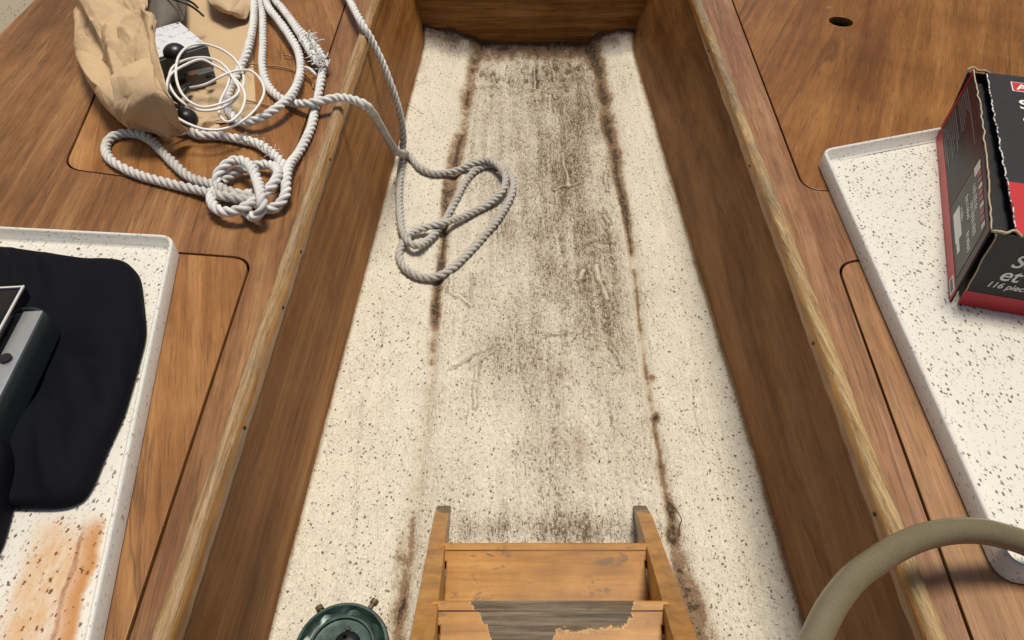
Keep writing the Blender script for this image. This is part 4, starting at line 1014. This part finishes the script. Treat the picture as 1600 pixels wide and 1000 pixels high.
# ------------------------------------------------------------------ ribbed hose
def hose():
    pts = [Vector((.17, -.22, .05)), Vector((.16, -.14, .20)), Vector((.165, -.02, .36)), at(1222, 1120, .425)] + [at(u, v, z) for u, v, z in ((1248, 1056, .425), (1274, 1000, .418), (1299, 950, .412), (1331, 907, .405), (1366, 879, .398), (1402, 856, .391), (1442, 839, .384), (1487, 830, .376), (1532, 830, .367), (1566, 837, .358), (1600, 848, .348), (1640, 868, .335), (1700, 905, .326))]
    P, s = spline(pts, .0015); rr = .0117
    V, F = sweep(P, lambda th, i: rr * (1 + .0042 * np.sin(2 * np.pi * s[i] / .0068 + th)), sides=28)
    N = NT('ribbed_hose'); o = N.obj(); a = N.n('Attribute', 2, dict(attribute_name='rib')); n = N.noise(o, 50, 4)
    c = N.mix(n, (.140, .115, .068), (.185, .158, .102)); c = N.mix(N.m('MULTIPLY', N.sm(a, .75, .98), .10), c, (.32, .27, .16))
    m = N.out(c, .27, N.bump(n, .1, .001), Subsurface_Weight=.15, Subsurface_Radius=(.01, .008, .004), Subsurface_Scale=.5)
    me = from_np(V, F); th = np.linspace(0, 2 * np.pi, 28, endpoint=False)[None]
    attr(me, 'rib', (np.sin(2 * np.pi * s[:, None] / .0068 + th) * .5 + .5).ravel())
    o = origin(link('hose', me, m)); tag(o, 'ribbed olive brown hose arching over the right bunk edge', 'hose')
hose()

# ------------------------------------------------------------------ tool set carton
def carton():
    z0 = TZ + .001; H_ = .118
    a = at(1485, 471, z0); b = at(1463, 212, z0)
    u = (b - a); Lg = u.length; u.normalize(); r = Vector((u.y, -u.x, 0)); Wd = .30; up = Vector((0, 0, 1))
    r = (r + u * .06).normalized()
    lean = .012                                                    # the left side leans outwards at the far end
    root = thing('carton', 'battered black and red tool set carton standing on the right tray', 'carton', a)
    K_ = lambda i, j, k_: a + r * i + u * j + up * k_
    M_BLK = plain('black_print', (.012, .012, .014), .5, .12, 20); M_RED = plain('red_print', (.50, .030, .034), .38, .12, 20); M_CARD = plain('worn_cardboard', (.46, .37, .24), .85, .25, 120, .5)
    M_WHT = plain('white_print', (.78, .77, .75), .45, .05); M_GRT = plain('grey_print', (.13, .115, .125), .45, .1); M_MAR = plain('maroon_print', (.055, .007, .012), .5, .2); M_PIC = plain('picture_grey', (.030, .031, .036), .45, .35, 60); M_INS = plain('case_black', (.008, .008, .009), .5)
    N = NT('scuffed_edge'); M_SCUF = N.out(N.mix(N.sm(N.noise(N.obj(), 130, 4, .6), .44, .52), (.03, .03, .033), (.72, .70, .67)), .7)
    def slabq(p, ex, ey, ez):                                      # box from a corner and three edge vectors
        bm = bmesh.new(); v = [bm.verts.new(p + ex * i + ey * j + ez * k_) for k_ in (0, 1) for j in (0, 1) for i in (0, 1)]
        for f in ((0, 1, 3, 2), (4, 6, 7, 5), (0, 4, 5, 1), (2, 3, 7, 6), (0, 2, 6, 4), (1, 5, 7, 3)): bm.faces.new([v[i] for i in f])
        return bm_mesh(bm)
    t = .003
    # case inside
    link('inner_case', slabq(K_(.012, .010, .001), r * (Wd - .03), u * (Lg - .02), up * (H_ - .016)), M_INS, root, smooth=False)
    # left panel: its own slightly bowed grid
    wl = lambda j, h: K_(.002 + .010 * (h / H_) * (j / Lg) + .004 * math.sin(3.1 * j / Lg) * h / H_, j, h)
    nrm = -r
    def panel(f, n0, n1, i0, i1, j0, j1, out, thick, mat, name, parent, uneven=0):
        V = []
        for s_ in (0, 1):
            for i in range(n0 + 1):
                for j in range(n1 + 1):
                    h = j0 + (j1 - j0) * j / n1
                    if uneven and j == n1: h += uneven * (random.random() - .5)
                    V.append(f(i0 + (i1 - i0) * i / n0, h) + out * (thick * s_))
        bm = bmesh.new(); vs = [bm.verts.new(v) for v in V]; N1 = n1 + 1; o2 = (n0 + 1) * N1
        for i in range(n0):
            for j in range(n1):
                q = [i * N1 + j, (i + 1) * N1 + j, (i + 1) * N1 + j + 1, i * N1 + j + 1]
                bm.faces.new([vs[k_] for k_ in q]); bm.faces.new([vs[k_ + o2] for k_ in q[::-1]])
        for i in range(n0):
            for j in (0, n1): bm.faces.new([vs[i * N1 + j], vs[(i + 1) * N1 + j], vs[(i + 1) * N1 + j + o2], vs[i * N1 + j + o2]])
        for j in range(n1):
            for i in (0, n0): bm.faces.new([vs[i * N1 + j], vs[i * N1 + j + 1], vs[i * N1 + j + 1 + o2], vs[i * N1 + j + o2]])
        return link(name, bm_mesh(bm), mat, parent, auto=30)
    left = panel(wl, 30, 6, 0, Lg, 0, H_, nrm, .0025, M_BLK, 'side_panel', root, .003)
    pr = lambda i0, i1, j0, j1, mat, name, e: panel(wl, max(2, int(abs(i1 - i0) * 60)), 3, i0 * Lg, i1 * Lg, j0 * H_, j1 * H_, nrm, .0025 + e, mat, name, left)
    pr(0, 1, .0, .165, M_RED, 'red_band', .0004)
    pr(.97, 1, .165, .99, M_RED, 'red_edge', .0004)
    pr(.0, .97, .93, .985, M_MAR, 'maroon_band', .0003)
    pr(.0, .022, .165, .93, M_MAR, 'maroon_band', .0003)
    pr(.43, .455, .165, .93, M_MAR, 'maroon_band', .0003)
    pr(.45, .97, .66, .93, M_MAR, 'maroon_panel', .0002)
    pr(.045, .42, .22, .92, M_PIC, 'tool_picture', .0005)
    pr(.20, .36, .25, .40, M_WHT, 'picture_highlight', .0008)
    pr(.14, .20, .27, .33, M_WHT, 'picture_highlight', .0008)
    rg = random.Random(4)
    for (j0, j1, i0, n) in ((.64, .72, .10, 11), (.72, .80, .20, 9), (.50, .57, .07, 6), (.55, .61, .22, 8), (.42, .47, .26, 5)):
        for k_ in range(n):
            i = i0 + k_ * .0165; pr(i, i + .008, j0, j1 - .02 * rg.random(), M_WHT if rg.random() < .55 else M_METAL, 'pictured_socket', .0009)
    for k_ in range(10):
        i = .06 + k_ * .035; pr(i, i + .020, .84, .91, M_RED if k_ % 3 else M_WHT, 'pictured_bit', .0009)
    pr(.37, .42, .78, .91, M_WHT, 'picture_highlight', .0009)
    # columns of small print
    for k_ in range(9):
        j = .19 + k_ * .040; l = rg.uniform(.12, .30); pr(.955 - l, .955, j, j + .020, M_GRT, 'text_line', .0006)
    for k_ in range(7):
        j = .60 + k_ * .038; l = rg.uniform(.15, .42) if k_ in (1, 2, 6) else rg.uniform(.12, .24); pr(.955 - l, .955, j, j + .017, M_GRT, 'text_line', .0006)
    bc = pr(.015, .085, .03, .135, M_WHT, 'barcode_label', .0008)
    for k_ in range(9): pr(.022 + k_ * .0065, .0245 + k_ * .0065, .05, .12, M_BLK, 'barcode_bar', .0011)
    # worn top edge of the side panel
    ed = [wl(Lg * i / 40, H_ + .0008 + .0012 * rg.random()) + nrm * (.0010 + .0006 * rg.gauss(0, 1)) for i in range(41)]
    link('worn_edge', tube_mesh([ed], .0011, 6, .004), M_CARD, left)
    # front panel and its red foot
    fo = -u
    wf = lambda i, h: K_(i, .0 - .001, h)
    front = panel(lambda i, h: K_(i, 0, h), 6, 4, .009, Wd, 0, H_ - .002, fo, .0025, M_BLK, 'front_panel', root)
    panel(lambda i, h: K_(i, 0, h), 4, 2, .0085, Wd, 0.0004, .024, fo, .0030, M_RED, 'red_band', front)
    ed = [K_(.009 + .001 * rg.gauss(0, 1) * .4, -.002, h) for h in np.linspace(.002, H_ - .004, 14)]
    link('worn_edge', tube_mesh([ed], .0009, 6, .004), M_CARD, front)
    # top panel, set back from the side: the dark slot between them stays open
    gap0, gap1 = .030, .036
    top = panel(lambda i, j: K_(i, j, H_ - .003), 6, 8, gap0, Wd, 0.0, Lg, up, .0025, M_BLK, 'top_panel', root)
    panel(lambda i, j: K_(i, j, H_ - .003), 4, 2, gap0 - .0002, Wd, 0.0004, .115, up, .0029, M_RED, 'red_band', top)
    ed = [K_(gap0 + .0008 * rg.gauss(0, 1), Lg * i / 50, H_ - .0010 + .0006 * rg.random()) for i in range(51)]
    link('worn_edge', tube_mesh([ed], .0010, 6, .003), M_SCUF, top)
    for jj in (0, 1):
        base = K_(.006, Lg * jj, H_ - .001)
        pp = [base + r * x + u * (.006 * (jj * 2 - 1) * y) + up * z_ for x, y, z_ in ((-.004, 0, 0), (.004, .8, .004), (.012, .2, .001), (.020, -.4, .004), (.030, .3, -.001))]
        link('torn_corner', tube_mesh([pp], .0018, 6, .003), M_CARD, root)
    link('back_panel', slabq(K_(.004, Lg - .003, 0), r * (Wd - .004), u * .003, up * (H_ - .003)), M_BLK, root, smooth=False)
    # lettering
    def text(body, org, ex, ey, size, mat, parent, shear=.0, name='lettering'):
        cu = bpy.data.curves.new('t', 'FONT'); cu.body = body; cu.size = size; cu.shear = shear; cu.offset = .00035 * size / .03; cu.extrude = .0002
        o_ = bpy.data.objects.new('t', cu); COL.objects.link(o_); bpy.context.view_layer.update()
        me = bpy.data.meshes.new_from_object(o_.evaluated_get(bpy.context.evaluated_depsgraph_get())); bpy.data.objects.remove(o_); bpy.data.curves.remove(cu)
        ez = ex.cross(ey); M = Matrix((ex, ey, ez)).transposed().to_4x4(); M.translation = org; me.transform(M); me.materials.clear()
        return link(name, me, mat, parent, smooth=False)
    fy = -.0033 
    text('Set', K_(.040, fy, .072), r, up, .028, M_WHT, front, .25); text("et d'", K_(.035, fy, .050), r, up, .028, M_WHT, front, .25); text('116 pieces', K_(.027, fy, .037), r, up, .0125, M_WHT, front, .25)
    link('logo', slabq(K_(.072, fy + .0005, .098), r * .03, u * -.0006, up * .012), M_RED, front, smooth=False)
    zt = H_ + .0003
    text('Set', K_(.066, .318, zt), r, u, .040, M_WHT, top, .0); text("et d'", K_(.066, .276, zt), r, u, .040, M_WHT, top, .0); text('116 pieces', K_(.066, .256, zt), r, u, .016, M_WHT, top)
    lg = link('logo', slabq(K_(.062, .372, zt - .0006), r * .030, u * .030, up * .0007), M_WHT, top, smooth=False)
    link('logo_field', slabq(K_(.0635, .3735, zt - .0002), r * .027, u * .027, up * .0006), M_RED, lg, smooth=False)
    text('A', K_(.068, .377, zt + .0005), r, u, .026, M_WHT, lg)
carton()

# ------------------------------------------------------------------ bent wire by the right groove
wp = [at(u, v, .010) for u, v in ((1046, 786), (1052, 792), (1060, 802), (1065, 812), (1062, 822), (1061, 838))]
o = origin(link('wire', tube_mesh([wp], .0008, 6, .003), plain('rusty_wire', (.06, .035, .02), .6))); tag(o, 'thin bent rusty wire in the right groove of the sole beside the ladder', 'wire')
